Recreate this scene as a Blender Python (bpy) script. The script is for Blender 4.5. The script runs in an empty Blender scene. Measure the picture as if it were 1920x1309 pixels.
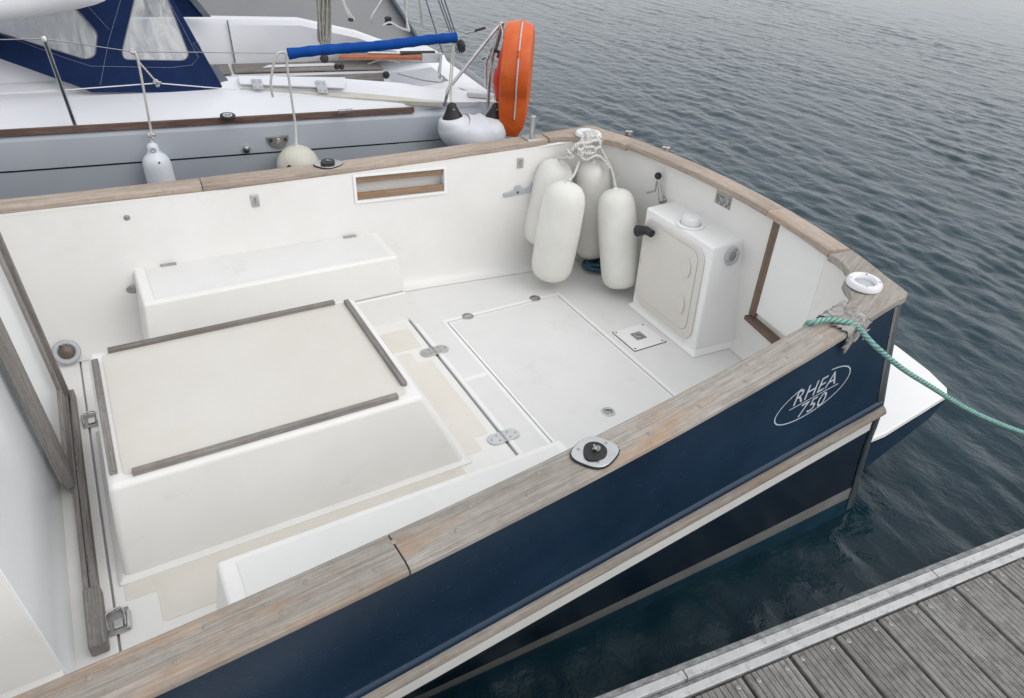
import bpy, bmesh, math, random
import numpy as np
from mathutils import Vector, Matrix
random.seed(7); rng = np.random.default_rng(7)
scene = bpy.context.scene
COL = scene.collection

# ------------------------------------------------------------------ camera
RGT = Vector((0.86198423, -0.50185101, 0.07161523))
FWD = Vector((0.44662051, 0.68497793, -0.57561737))
UPV = Vector((0.23981931, 0.52815793, 0.81457713))
CAM = Vector((0.0, 0.0, 2.2)); FPX = 1300.0
cam = bpy.data.cameras.new('camera'); cam.sensor_width = 36.0; cam.lens = FPX / 1920 * 36
cam.clip_start = 0.02; cam.clip_end = 3000
cam_o = bpy.data.objects.new('camera', cam); COL.objects.link(cam_o)
m3 = Matrix((RGT, UPV, -FWD)).transposed()
cam_o.matrix_world = Matrix.Translation(CAM) @ m3.to_4x4()
scene.camera = cam_o

# ------------------------------------------------------------------ world, sun, exposure
SUN_EL, SUN_AZ = math.radians(44), math.radians(148)
world = bpy.data.worlds.new('World'); scene.world = world; world.use_nodes = True
wn, wl = world.node_tree.nodes, world.node_tree.links
wn.clear()
sky = wn.new('ShaderNodeTexSky'); sky.sky_type = 'NISHITA'; sky.sun_disc = False
sky.sun_elevation = SUN_EL; sky.sun_rotation = SUN_AZ; sky.dust_density = 4.0; sky.air_density = 1.0
hs = wn.new('ShaderNodeHueSaturation'); hs.inputs['Saturation'].default_value = 0.24
ovc = wn.new('ShaderNodeMix'); ovc.data_type = 'RGBA'; ovc.inputs[0].default_value = 0.75
tc = wn.new('ShaderNodeTexCoord'); nz = wn.new('ShaderNodeTexNoise'); nz.inputs['Scale'].default_value = 2.2; nz.inputs['Detail'].default_value = 5
rp = wn.new('ShaderNodeValToRGB'); rp.color_ramp.elements[0].position = 0.3; rp.color_ramp.elements[0].color = (7.6, 7.85, 8.1, 1)
rp.color_ramp.elements[1].position = 0.72; rp.color_ramp.elements[1].color = (10.7, 10.95, 11.15, 1)
bg = wn.new('ShaderNodeBackground'); bg.inputs['Strength'].default_value = 0.11
wo = wn.new('ShaderNodeOutputWorld')
wl.new(sky.outputs[0], hs.inputs['Color']); wl.new(tc.outputs['Generated'], nz.inputs['Vector']); wl.new(nz.outputs[0], rp.inputs[0])
wl.new(hs.outputs[0], ovc.inputs[6]); wl.new(rp.outputs[0], ovc.inputs[7]); wl.new(ovc.outputs[2], bg.inputs['Color']); wl.new(bg.outputs[0], wo.inputs[0])
sl = bpy.data.lights.new('sun', 'SUN'); sl.energy = 0.62; sl.angle = math.radians(45); sl.color = (1.0, 0.97, 0.93)
so = bpy.data.objects.new('sun', sl); COL.objects.link(so)
sd = Vector((math.sin(SUN_AZ) * math.cos(SUN_EL), math.cos(SUN_AZ) * math.cos(SUN_EL), math.sin(SUN_EL)))
so.rotation_euler = sd.to_track_quat('Z', 'Y').to_euler()
so.location = (4, -8, 9)
vs = scene.view_settings; vs.view_transform = 'Standard'; vs.look = 'None'; vs.exposure = 0.2; vs.gamma = 1.0; vs.use_curve_mapping = False
scene.render.engine = 'CYCLES'

# ------------------------------------------------------------------ measuring: a sight line meets a real plane
def ray(px, py):
    return RGT * ((px - 960) / FPX) + FWD - UPV * ((py - 654.5) / FPX)
def Z(px, py, z):
    d = ray(px, py); return CAM + d * ((z - CAM.z) / d.z)
def Y(px, py, y):
    d = ray(px, py); return CAM + d * ((y - CAM.y) / d.y)
def X(px, py, x):
    d = ray(px, py); return CAM + d * ((x - CAM.x) / d.x)
def PL(px, py, p, n):
    d = ray(px, py); return CAM + d * ((Vector(p) - CAM).dot(n) / d.dot(n))

# ------------------------------------------------------------------ materials
def lin(r, g, b):
    f = lambda c: (c / 255 / 12.92) if c <= 10 else ((c / 255 + 0.055) / 1.055) ** 2.4
    return (f(r), f(g), f(b), 1)
def newmat(name):
    m = bpy.data.materials.new(name); m.use_nodes = True
    n, l = m.node_tree.nodes, m.node_tree.links
    return m, n, l, n['Principled BSDF']
def node(n, t, **kw):
    x = n.new(t)
    for k, v in kw.items():
        if k in x.inputs: x.inputs[k].default_value = v
        else: setattr(x, k, v)
    return x
def ramp(n, stops):
    r = n.new('ShaderNodeValToRGB'); e = r.color_ramp.elements
    while len(e) < len(stops): e.new(0.5)
    for i, (p, c) in enumerate(stops): e[i].position = p; e[i].color = c
    return r
def paint(name, c1, c2, rough=0.4, scale=3.0, metal=0.0, bump=0.0, bscale=60.0, spec=0.5, coat=0.0, detail=6, r2=None, stops=(0.35, 0.7), stain=None):
    """two-tone procedural paint: cloudy colour variation, fine relief, roughness variation"""
    m, n, l, p = newmat(name)
    t = n.new('ShaderNodeTexCoord')
    a = node(n, 'ShaderNodeTexNoise', Scale=scale, Detail=detail, Roughness=0.6); l.new(t.outputs['Object'], a.inputs['Vector'])
    r = ramp(n, [(stops[0], c1), (stops[1], c2)]); l.new(a.outputs[0], r.inputs[0])
    out = r.outputs[0]
    if stain:
        b = node(n, 'ShaderNodeTexNoise', Scale=stain[1], Detail=8, Roughness=0.7); l.new(t.outputs['Object'], b.inputs['Vector'])
        rs = ramp(n, [(stain[2], (0, 0, 0, 1)), (stain[3], (1, 1, 1, 1))]); l.new(b.outputs[0], rs.inputs[0])
        mx = n.new('ShaderNodeMix'); mx.data_type = 'RGBA'; l.new(rs.outputs[0], mx.inputs[0]); l.new(out, mx.inputs[6]); mx.inputs[7].default_value = stain[0]
        out = mx.outputs[2]
    l.new(out, p.inputs['Base Color'])
    p.inputs['Roughness'].default_value = rough; p.inputs['Metallic'].default_value = metal
    p.inputs['Specular IOR Level'].default_value = spec; p.inputs['Coat Weight'].default_value = coat
    if r2 is not None:
        mr = node(n, 'ShaderNodeMapRange'); mr.inputs[3].default_value = rough; mr.inputs[4].default_value = r2
        l.new(a.outputs[0], mr.inputs[0]); l.new(mr.outputs[0], p.inputs['Roughness'])
    if bump:
        c = node(n, 'ShaderNodeTexNoise', Scale=bscale, Detail=4); l.new(t.outputs['Object'], c.inputs['Vector'])
        bp = node(n, 'ShaderNodeBump', Strength=bump, Distance=0.01); l.new(c.outputs[0], bp.inputs['Height']); l.new(bp.outputs[0], p.inputs['Normal'])
    return m
def wood(name, pale, dark, warm, warm_amt=0.5, grain=90.0, bump=0.35, mottle=0.22):
    """weathered timber: fine grain along UV.x (metres), worn warm patches"""
    m, n, l, p = newmat(name)
    uv = n.new('ShaderNodeUVMap'); oi = n.new('ShaderNodeObjectInfo')
    ad = node(n, 'ShaderNodeVectorMath', operation='ADD'); l.new(uv.outputs[0], ad.inputs[0])
    sc = node(n, 'ShaderNodeMath', operation='MULTIPLY'); sc.inputs[1].default_value = 37.0; l.new(oi.outputs['Random'], sc.inputs[0]); l.new(sc.outputs[0], ad.inputs[1])
    def nz(sx, sy, det, rgh=0.6):
        mp = n.new('ShaderNodeMapping'); mp.inputs['Scale'].default_value = (sx, sy, 1); l.new(ad.outputs[0], mp.inputs[0])
        t = node(n, 'ShaderNodeTexNoise', Scale=1.0, Detail=det, Roughness=rgh); l.new(mp.outputs[0], t.inputs['Vector']); return t.outputs[0]
    g1 = nz(7, grain * 3.2, 4, 0.65); g2 = nz(3.5, grain * 1.1, 5); g3 = nz(1.6, 9, 4); g4 = nz(0.9, 5, 3); g5 = nz(26, 34, 5, 0.75)
    r1 = ramp(n, [(0.28, dark), (0.62, pale)]); l.new(g1, r1.inputs[0])
    m1 = n.new('ShaderNodeMix'); m1.data_type = 'RGBA'; m1.blend_type = 'MULTIPLY'; m1.inputs[0].default_value = 0.5
    r2 = ramp(n, [(0.25, (0.45, 0.44, 0.43, 1)), (0.6, (1, 1, 1, 1))]); l.new(g2, r2.inputs[0])
    l.new(r1.outputs[0], m1.inputs[6]); l.new(r2.outputs[0], m1.inputs[7])
    r3 = ramp(n, [(0.535, (0, 0, 0, 1)), (0.70, (warm_amt, warm_amt, warm_amt, 1))]); l.new(g3, r3.inputs[0])
    m2 = n.new('ShaderNodeMix'); m2.data_type = 'RGBA'; l.new(r3.outputs[0], m2.inputs[0]); l.new(m1.outputs[2], m2.inputs[6]); m2.inputs[7].default_value = warm
    r4 = ramp(n, [(0.32, (0.76, 0.745, 0.73, 1)), (0.62, (1.06, 1.05, 1.04, 1))]); l.new(g4, r4.inputs[0])
    m3_ = n.new('ShaderNodeMix'); m3_.data_type = 'RGBA'; m3_.blend_type = 'MULTIPLY'; m3_.inputs[0].default_value = 1.0
    l.new(m2.outputs[2], m3_.inputs[6]); l.new(r4.outputs[0], m3_.inputs[7])
    r5 = ramp(n, [(0.36, (0.35, 0.34, 0.33, 1)), (0.56, (1, 1, 1, 1))]); l.new(g5, r5.inputs[0])
    m5 = n.new('ShaderNodeMix'); m5.data_type = 'RGBA'; m5.blend_type = 'MULTIPLY'; m5.inputs[0].default_value = mottle
    l.new(m3_.outputs[2], m5.inputs[6]); l.new(r5.outputs[0], m5.inputs[7])
    l.new(m5.outputs[2], p.inputs['Base Color'])
    p.inputs['Roughness'].default_value = 0.82; p.inputs['Specular IOR Level'].default_value = 0.25
    mb = node(n, 'ShaderNodeMath', operation='ADD'); l.new(g1, mb.inputs[0]); l.new(g2, mb.inputs[1])
    bp = node(n, 'ShaderNodeBump', Strength=bump, Distance=0.004); l.new(mb.outputs[0], bp.inputs['Height']); l.new(bp.outputs[0], p.inputs['Normal'])
    return m
def rope_mat(name, c1, c2, twist=90.0):
    m, n, l, p = newmat(name)
    uv = n.new('ShaderNodeUVMap'); mp = n.new('ShaderNodeMapping'); mp.inputs['Scale'].default_value = (twist, 5.7, 1); l.new(uv.outputs[0], mp.inputs[0])
    w = node(n, 'ShaderNodeTexWave', Scale=0.33, Distortion=0.6, Detail=1.0); w.bands_direction = 'DIAGONAL'; l.new(mp.outputs[0], w.inputs['Vector'])
    no = node(n, 'ShaderNodeTexNoise', Scale=55.0, Detail=5); l.new(n.new('ShaderNodeTexCoord').outputs['Object'], no.inputs['Vector'])
    ad = node(n, 'ShaderNodeMath', operation='MULTIPLY_ADD'); ad.inputs[1].default_value = 0.5; l.new(w.outputs['Fac'], ad.inputs[0])
    hf = node(n, 'ShaderNodeMath', operation='MULTIPLY'); hf.inputs[1].default_value = 0.6; l.new(no.outputs[0], hf.inputs[0]); l.new(hf.outputs[0], ad.inputs[2])
    r = ramp(n, [(0.2, c1), (0.7, c2)]); l.new(ad.outputs[0], r.inputs[0]); l.new(r.outputs[0], p.inputs['Base Color'])
    p.inputs['Roughness'].default_value = 0.8; p.inputs['Specular IOR Level'].default_value = 0.2
    bp = node(n, 'ShaderNodeBump', Strength=0.45, Distance=0.003); l.new(w.outputs['Fac'], bp.inputs['Height']); l.new(bp.outputs[0], p.inputs['Normal'])
    return m

GEL = paint('white_gelcoat', (0.78, 0.77, 0.75, 1), (0.84, 0.83, 0.815, 1), 0.27, 2.2, bump=0.02, bscale=120, r2=0.5, stain=((0.73, 0.70, 0.64, 1), 6.0, 0.60, 0.88))
GELB = paint('bright_gelcoat', (0.83, 0.83, 0.825, 1), (0.87, 0.87, 0.86, 1), 0.3, 2.0, bump=0.015, bscale=90)
SKIDG = paint('grey_antislip', (0.73, 0.725, 0.715, 1), (0.78, 0.775, 0.765, 1), 0.6, 2.4, bump=0.18, bscale=420, stain=((0.63, 0.615, 0.585, 1), 3.0, 0.58, 0.8))
SKIDB = paint('beige_antislip', (0.72, 0.685, 0.62, 1), (0.77, 0.735, 0.68, 1), 0.62, 3.0, bump=0.18, bscale=420, stain=((0.64, 0.585, 0.51, 1), 4.0, 0.58, 0.82))
CREAM = paint('cream_lid', (0.655, 0.625, 0.575, 1), (0.70, 0.675, 0.63, 1), 0.5, 1.6, bump=0.08, bscale=380, stain=((0.66, 0.62, 0.535, 1), 2.5, 0.55, 0.85))
YWHITE = paint('yacht_white', (0.74, 0.75, 0.79, 1), (0.79, 0.80, 0.83, 1), 0.32, 1.5, bump=0.02, bscale=60, stain=((0.68, 0.68, 0.68, 1), 3.0, 0.6, 0.85))
YGREY = paint('silver_grey_hull', (0.44, 0.475, 0.53, 1), (0.49, 0.52, 0.57, 1), 0.28, 1.5, r2=0.4)
HGREY = paint('pale_grey_hull', (0.42, 0.42, 0.43, 1), (0.50, 0.50, 0.51, 1), 0.3, 0.7)
DOORW = paint('white_door_panel', (0.83, 0.85, 0.87, 1), (0.86, 0.875, 0.89, 1), 0.14, 1.2)
NAVYSHADE = paint('shaded_navy_gelcoat', (0.003, 0.009, 0.022, 1), (0.005, 0.014, 0.032, 1), 0.16, 3.0, r2=0.28, stain=((0.03, 0.05, 0.07, 1), 75.0, 0.66, 0.78), coat=0.0)  # lower hull: shade below the strake is put into this darker navy
NAVYLIT = paint('lit_faded_navy_gelcoat', (0.008, 0.024, 0.050, 1), (0.015, 0.038, 0.074, 1), 0.20, 2.2, r2=0.34, stain=((0.085, 0.12, 0.17, 1), 60.0, 0.62, 0.76))  # topside: same navy lightened for stronger light, plus faded, scuffed wear
NAVYL = paint('navy_platform', (0.010, 0.030, 0.066, 1), (0.018, 0.044, 0.088, 1), 0.35, 5, stain=((0.07, 0.09, 0.14, 1), 30, 0.62, 0.8))
STRIPE = paint('stripe_white', (0.70, 0.69, 0.66, 1), (0.78, 0.77, 0.74, 1), 0.4, 6.0)
BOOT = paint('boot_stripe_grey', (0.28, 0.28, 0.265, 1), (0.40, 0.40, 0.38, 1), 0.5, 8.0, stain=((0.14, 0.15, 0.12, 1), 16, 0.55, 0.75))
ANTIF = paint('antifouling_blue', (0.008, 0.055, 0.10, 1), (0.02, 0.10, 0.16, 1), 0.6, 9.0, stain=((0.02, 0.045, 0.035, 1), 18, 0.5, 0.72))
STEEL = paint('stainless_steel', (0.55, 0.56, 0.57, 1), (0.66, 0.66, 0.66, 1), 0.22, 20, metal=1.0, r2=0.36)
STEELD = paint('dull_steel', (0.34, 0.33, 0.32, 1), (0.48, 0.47, 0.46, 1), 0.4, 30, metal=0.9, r2=0.55, stain=((0.25, 0.19, 0.13, 1), 40, 0.6, 0.8))
ALU = paint('aluminium', (0.50, 0.50, 0.505, 1), (0.62, 0.62, 0.625, 1), 0.5, 14, metal=0.25, bump=0.08, bscale=120, stain=((0.25, 0.25, 0.24, 1), 26, 0.52, 0.75))
ALUD = paint('dirty_aluminium', (0.20, 0.20, 0.20, 1), (0.42, 0.42, 0.42, 1), 0.7, 38, metal=0.1, bump=0.3, bscale=90)
BLACK = paint('black_rubber', (0.012, 0.012, 0.014, 1), (0.025, 0.025, 0.028, 1), 0.55, 20, bump=0.05, bscale=200)
DARK = paint('dark_gap', (0.03, 0.03, 0.03, 1), (0.06, 0.058, 0.055, 1), 0.8, 20)
GREYP = paint('grey_plastic', (0.44, 0.46, 0.49, 1), (0.50, 0.52, 0.55, 1), 0.5, 9)
WPLAST = paint('white_plastic', (0.74, 0.74, 0.77, 1), (0.80, 0.80, 0.82, 1), 0.35, 9)
FEND = paint('white_fender_vinyl', (0.72, 0.71, 0.665, 1), (0.79, 0.785, 0.75, 1), 0.42, 5.0, bump=0.03, bscale=25, r2=0.55, stain=((0.58, 0.56, 0.50, 1), 11, 0.60, 0.86))
FENDB = paint('bluish_white_vinyl', (0.68, 0.70, 0.75, 1), (0.75, 0.77, 0.82, 1), 0.4, 5.0, stain=((0.55, 0.56, 0.58, 1), 14, 0.6, 0.8))
FENDC = paint('yellowed_vinyl', (0.60, 0.58, 0.50, 1), (0.70, 0.69, 0.63, 1), 0.45, 6.0, stain=((0.58, 0.50, 0.31, 1), 7, 0.52, 0.75))
BUOY = paint('orange_vinyl', (0.62, 0.095, 0.012, 1), (0.74, 0.15, 0.03, 1), 0.45, 7.0, bump=0.08, bscale=30, stain=((0.50, 0.07, 0.02, 1), 8, 0.55, 0.8))
RED = paint('red_plastic', (0.60, 0.035, 0.02, 1), (0.74, 0.07, 0.04, 1), 0.4, 9.0, bump=0.06, bscale=40)
ROYAL = paint('royal_blue_canvas', (0.0, 0.05, 0.27, 1), (0.004, 0.075, 0.35, 1), 0.75, 9.0, bump=0.25, bscale=60, spec=0.2)
CANVAS = paint('navy_canvas', (0.006, 0.018, 0.068, 1), (0.010, 0.026, 0.092, 1), 0.85, 8.0, bump=0.15, bscale=260, spec=0.2)
STITCH = paint('stitching', (0.20, 0.23, 0.32, 1), (0.30, 0.33, 0.42, 1), 0.9, 60)
SLATE = paint('slate_strap', (0.11, 0.13, 0.16, 1), (0.16, 0.18, 0.21, 1), 0.7, 20)
CLOTH = paint('frayed_grey_cloth', (0.20, 0.19, 0.18, 1), (0.55, 0.53, 0.51, 1), 0.9, 34, bump=0.6, bscale=120)
TEALB = paint('teal_bag', (0.015, 0.06, 0.08, 1), (0.05, 0.15, 0.18, 1), 0.8, 60, bump=0.4, bscale=140)
CREASE = paint('crease_shade_beige', (0.52, 0.50, 0.43, 1), (0.64, 0.62, 0.56, 1), 0.5, 6)  # beige that stands in for shade in the coaming crease
DECAL = paint('silver_decal', (0.50, 0.54, 0.62, 1), (0.62, 0.66, 0.72, 1), 0.4, 60)
LABELM = paint('label_print', (0.12, 0.12, 0.12, 1), (0.42, 0.42, 0.42, 1), 0.4, 70, stops=(0.46, 0.54))
BROWN = paint('murky_drain', (0.09, 0.07, 0.05, 1), (0.17, 0.14, 0.11, 1), 0.4, 30)
VARN = paint('varnished_tiller', (0.33, 0.10, 0.045, 1), (0.42, 0.14, 0.065, 1), 0.35, 14)
TEAK = wood('weathered_teak', (0.47, 0.44, 0.405, 1), (0.25, 0.23, 0.205, 1), (0.40, 0.25, 0.15, 1), 0.75, grain=110)
STRAKE = wood('strake_teak', (0.38, 0.345, 0.31, 1), (0.19, 0.17, 0.15, 1), (0.30, 0.21, 0.15, 1), 0.6, grain=110)
TEAKF = wood('pinkish_teak', (0.54, 0.455, 0.39, 1), (0.37, 0.30, 0.25, 1), (0.42, 0.29, 0.21, 1), 0.5)
TEAKG = wood('grey_teak_bar', (0.38, 0.36, 0.345, 1), (0.17, 0.155, 0.15, 1), (0.22, 0.17, 0.14, 1), 0.4, grain=120)
TEAKB = wood('brown_teak', (0.27, 0.20, 0.155, 1), (0.105, 0.075, 0.055, 1), (0.23, 0.13, 0.085, 1), 0.6, grain=110)
TEAKO = wood('orange_brown_teak', (0.42, 0.29, 0.20, 1), (0.22, 0.14, 0.09, 1), (0.36, 0.20, 0.11, 1), 0.6, grain=110)
TEAKRED = wood('red_brown_toe_rail', (0.24, 0.165, 0.135, 1), (0.10, 0.06, 0.05, 1), (0.09, 0.035, 0.025, 1), 0.9, grain=80)
DECKW = wood('grey_deck_plank', (0.39, 0.385, 0.375, 1), (0.17, 0.168, 0.165, 1), (0.25, 0.24, 0.225, 1), 0.6, grain=130, bump=0.6, mottle=0.55)
ROPEW = rope_mat('white_rope', (0.34, 0.33, 0.31, 1), (0.74, 0.73, 0.71, 1), 105)
ROPED = rope_mat('grey_flecked_rope', (0.12, 0.12, 0.11, 1), (0.52, 0.50, 0.46, 1), 140)
ROPET = rope_mat('teal_rope', (0.04, 0.17, 0.17, 1), (0.28, 0.47, 0.41, 1), 90)
def vinyl():
    m, n, l, p = newmat('clear_vinyl_window')
    t = n.new('ShaderNodeTexCoord'); mp = n.new('ShaderNodeMapping'); mp.inputs['Scale'].default_value = (6, 3, 2); l.new(t.outputs['Object'], mp.inputs[0])
    a = node(n, 'ShaderNodeTexNoise', Scale=1.6, Detail=4, Distortion=1.6); l.new(mp.outputs[0], a.inputs['Vector'])
    r = ramp(n, [(0.36, (0.38, 0.40, 0.44, 1)), (0.60, (0.60, 0.61, 0.61, 1))]); l.new(a.outputs[0], r.inputs[0]); l.new(r.outputs[0], p.inputs['Base Color'])
    ra = ramp(n, [(0.35, (0.55, 0.55, 0.55, 1)), (0.65, (0.86, 0.86, 0.86, 1))]); l.new(a.outputs[0], ra.inputs[0]); l.new(ra.outputs[0], p.inputs['Alpha'])
    p.inputs['Roughness'].default_value = 0.12
    bp = node(n, 'ShaderNodeBump', Strength=0.4, Distance=0.02); l.new(a.outputs[0], bp.inputs['Height']); l.new(bp.outputs[0], p.inputs['Normal'])
    return m
VINYL = vinyl()
def water_mat():
    m, n, l, p = newmat('harbour_water')
    t = n.new('ShaderNodeTexCoord')
    p.inputs['Base Color'].default_value = (0.008, 0.032, 0.046, 1)
    p.inputs['Roughness'].default_value = 0.02; p.inputs['IOR'].default_value = 1.333; p.inputs['Specular IOR Level'].default_value = 0.5
    mp = n.new('ShaderNodeMapping'); mp.inputs['Scale'].default_value = (1.0, 0.6, 1); mp.inputs['Rotation'].default_value = (0, 0, math.radians(6)); l.new(t.outputs['Object'], mp.inputs[0])
    a = node(n, 'ShaderNodeTexNoise', Scale=9.0, Detail=4, Roughness=0.6, Distortion=0.6); l.new(mp.outputs[0], a.inputs['Vector'])
    b = node(n, 'ShaderNodeTexNoise', Scale=20.0, Detail=3, Roughness=0.6, Distortion=0.8); l.new(t.outputs['Object'], b.inputs['Vector'])
    b1 = node(n, 'ShaderNodeBump', Strength=0.32, Distance=0.035); l.new(a.outputs[0], b1.inputs['Height'])
    b2 = node(n, 'ShaderNodeBump', Strength=0.35, Distance=0.008); l.new(b.outputs[0], b2.inputs['Height']); l.new(b1.outputs[0], b2.inputs['Normal'])
    l.new(b2.outputs[0], p.inputs['Normal'])
    return m
WATER = water_mat()

# ------------------------------------------------------------------ mesh helpers
ORG = {}
def link(o, parent=None):
    COL.objects.link(o)
    if parent is not None: o.parent = parent
    return o
def thing(name, label, cat, loc, group=None):
    o = bpy.data.objects.new(name, None); o.empty_display_size = 0.2; COL.objects.link(o); o.location = loc
    o['label'] = label; o['category'] = cat
    if group: o['group'] = group
    ORG[o] = Vector(loc); return o
def tag(o, label, cat, group=None):
    o['label'] = label; o['category'] = cat
    if group: o['group'] = group
    return o
def M(name, V, F, mat, parent=None, uv=None, smooth=None, bevel=0.0, seg=2, uvf=None, sub=0):
    """one mesh object from world-space vertices; uv = per-vertex list, uvf = function of the point"""
    V = [Vector(v) for v in V]
    if parent is not None:
        org = ORG[parent]
    else:
        lo = Vector((min(v.x for v in V), min(v.y for v in V), min(v.z for v in V))); hi = Vector((max(v.x for v in V), max(v.y for v in V), max(v.z for v in V)))
        org = Vector(((lo.x + hi.x) / 2, (lo.y + hi.y) / 2, lo.z))
    me = bpy.data.meshes.new(name)
    me.from_pydata([tuple(v - org) for v in V], [], F)
    if uv is not None or uvf is not None:
        ul = me.uv_layers.new(name='UVMap')
        for lp in me.loops:
            q = uv[lp.vertex_index] if uv is not None else uvf(V[lp.vertex_index])
            ul.data[lp.index].uv = (q[0], q[1])
    bm = bmesh.new(); bm.from_mesh(me); bmesh.ops.recalc_face_normals(bm, faces=bm.faces); bm.to_mesh(me); bm.free()
    if smooth is not None:
        for p in me.polygons: p.use_smooth = True
        me.set_sharp_from_angle(angle=math.radians(smooth))
    me.materials.append(mat)
    o = bpy.data.objects.new(name, me); ORG[o] = org
    link(o, parent)
    if parent is None: o.location = org
    if bevel:
        b = o.modifiers.new('bevel', 'BEVEL'); b.width = bevel; b.segments = seg; b.limit_method = 'ANGLE'; b.angle_limit = math.radians(28); b.harden_normals = True
        for p in me.polygons: p.use_smooth = True
        me.set_sharp_from_angle(angle=math.radians(50))
    if sub:
        s = o.modifiers.new('sub', 'SUBSURF'); s.levels = sub; s.render_levels = sub
    return o
def grid(rows, closed=False):
    V = [p for r in rows for p in r]; n = len(rows[0]); F = []
    for i in range(len(rows) - 1):
        for j in range(n - 1 if not closed else n):
            k = (j + 1) % n
            F.append((i * n + j, i * n + k, (i + 1) * n + k, (i + 1) * n + j))
    return V, F
def axes_uv(u):
    u = Vector(u).normalized(); a = Vector((0, 0, 1)) if abs(u.z) < 0.8 else Vector((1, 0, 0)); b = u.cross(a).normalized(); c = b.cross(u)
    return lambda p: (p.dot(u), p.dot(b) + 1.37 * p.dot(c))
def hexa(name, P, mat, parent=None, bevel=0.004, seg=2, long=None):
    """P = 4 bottom then 4 top corners"""
    F = [(0, 3, 2, 1), (4, 5, 6, 7), (0, 1, 5, 4), (1, 2, 6, 5), (2, 3, 7, 6), (3, 0, 4, 7)]
    if long is None: long = max(((Vector(P[b]) - Vector(P[a])) for a, b in ((0, 1), (1, 2), (0, 4))), key=lambda d: d.length)
    return M(name, P, F, mat, parent, uvf=axes_uv(long), bevel=bevel, seg=seg)
def box(name, x0, x1, y0, y1, z0, z1, mat, parent=None, bevel=0.004, seg=2):
    return hexa(name, [(x0, y0, z0), (x1, y0, z0), (x1, y1, z0), (x0, y1, z0), (x0, y0, z1), (x1, y0, z1), (x1, y1, z1), (x0, y1, z1)], mat, parent, bevel, seg)
def bar(name, a, b, w, h, mat, parent=None, up=(0, 0, 1), bevel=0.003):
    a, b, up = Vector(a), Vector(b), Vector(up); t = (b - a).normalized(); s = t.cross(up).normalized(); q = s.cross(t)
    P = [a - s * w / 2 - q * h / 2, b - s * w / 2 - q * h / 2, b + s * w / 2 - q * h / 2, a + s * w / 2 - q * h / 2]
    P += [p + q * h for p in P]
    return hexa(name, P, mat, parent, bevel, long=t)
def prism(name, poly, vec, mat, parent=None, bevel=0.0, smooth=None, long=None):
    n = len(poly); poly = [Vector(p) for p in poly]; vec = Vector(vec)
    V = poly + [p + vec for p in poly]
    F = [tuple(range(n)), tuple(range(2 * n - 1, n - 1, -1))] + [(i, (i + 1) % n, n + (i + 1) % n, n + i) for i in range(n)]
    return M(name, V, F, mat, parent, uvf=axes_uv(long or (poly[1] - poly[0])), bevel=bevel, smooth=smooth)
def crom(pts, k=8, closed=False):
    pts = [Vector(p) for p in pts]; out = []; n = len(pts)
    rngi = range(n if closed else n - 1)
    for i in rngi:
        if closed: p0, p1, p2, p3 = pts[i - 1], pts[i], pts[(i + 1) % n], pts[(i + 2) % n]
        else: p0, p1, p2, p3 = pts[max(i - 1, 0)], pts[i], pts[i + 1], pts[min(i + 2, n - 1)]
        for j in range(k):
            t = j / k
            out.append(0.5 * ((2 * p1) + (p2 - p0) * t + (2 * p0 - 5 * p1 + 4 * p2 - p3) * t * t + (3 * p1 - p0 - 3 * p2 + p3) * t ** 3))
    if not closed: out.append(pts[-1])
    return out
def tube_data(pts, r, seg=8, closed=False):
    pts = [Vector(p) for p in pts]; n = len(pts); rows = []; uv = []
    rr = r if callable(r) else (lambda i, n: r)
    T = []
    for i in range(n):
        a = pts[i - 1] if (i or closed) else pts[i]; b = pts[(i + 1) % n] if (i < n - 1 or closed) else pts[i]
        T.append((b - a).normalized() if (b - a).length > 1e-9 else Vector((0, 0, 1)))
    nr = T[0].orthogonal().normalized(); L = 0
    for i in range(n):
        if i: nr = (nr - T[i] * nr.dot(T[i])).normalized(); L += (pts[i] - pts[i - 1]).length
        bi = T[i].cross(nr)
        rad = rr(i, n)
        rows.append([pts[i] + (nr * math.cos(2 * math.pi * j / seg) + bi * math.sin(2 * math.pi * j / seg)) * rad for j in range(seg)])
        uv += [(L, j / seg) for j in range(seg)]
    V, F = grid(rows, closed=True)
    if closed:
        k = (n - 1) * seg
        F += [(k + j, k + (j + 1) % seg, (j + 1) % seg, j) for j in range(seg)]
    else:
        F += [tuple(range(seg)), tuple((n - 1) * seg + j for j in reversed(range(seg)))]
    return V, F, uv
def tube(name, pts, r, mat, parent=None, seg=8, closed=False, k=0):
    if k: pts = crom(pts, k, closed)
    V, F, uv = tube_data(pts, r, seg, closed)
    return M(name, V, F, mat, parent, uv=uv, smooth=60)
def tubes(name, lists, r, mat, parent=None, seg=6, k=0):
    V, F, uv = [], [], []
    for pts in lists:
        if k: pts = crom(pts, k)
        v, f, u = tube_data(pts, r, seg); o = len(V); V += v; uv += u; F += [tuple(i + o for i in q) for q in f]
    return M(name, V, F, mat, parent, uv=uv, smooth=60)
def frame_of(ax):
    ax = Vector(ax).normalized(); a = ax.orthogonal().normalized(); return ax, a, ax.cross(a)
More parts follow.
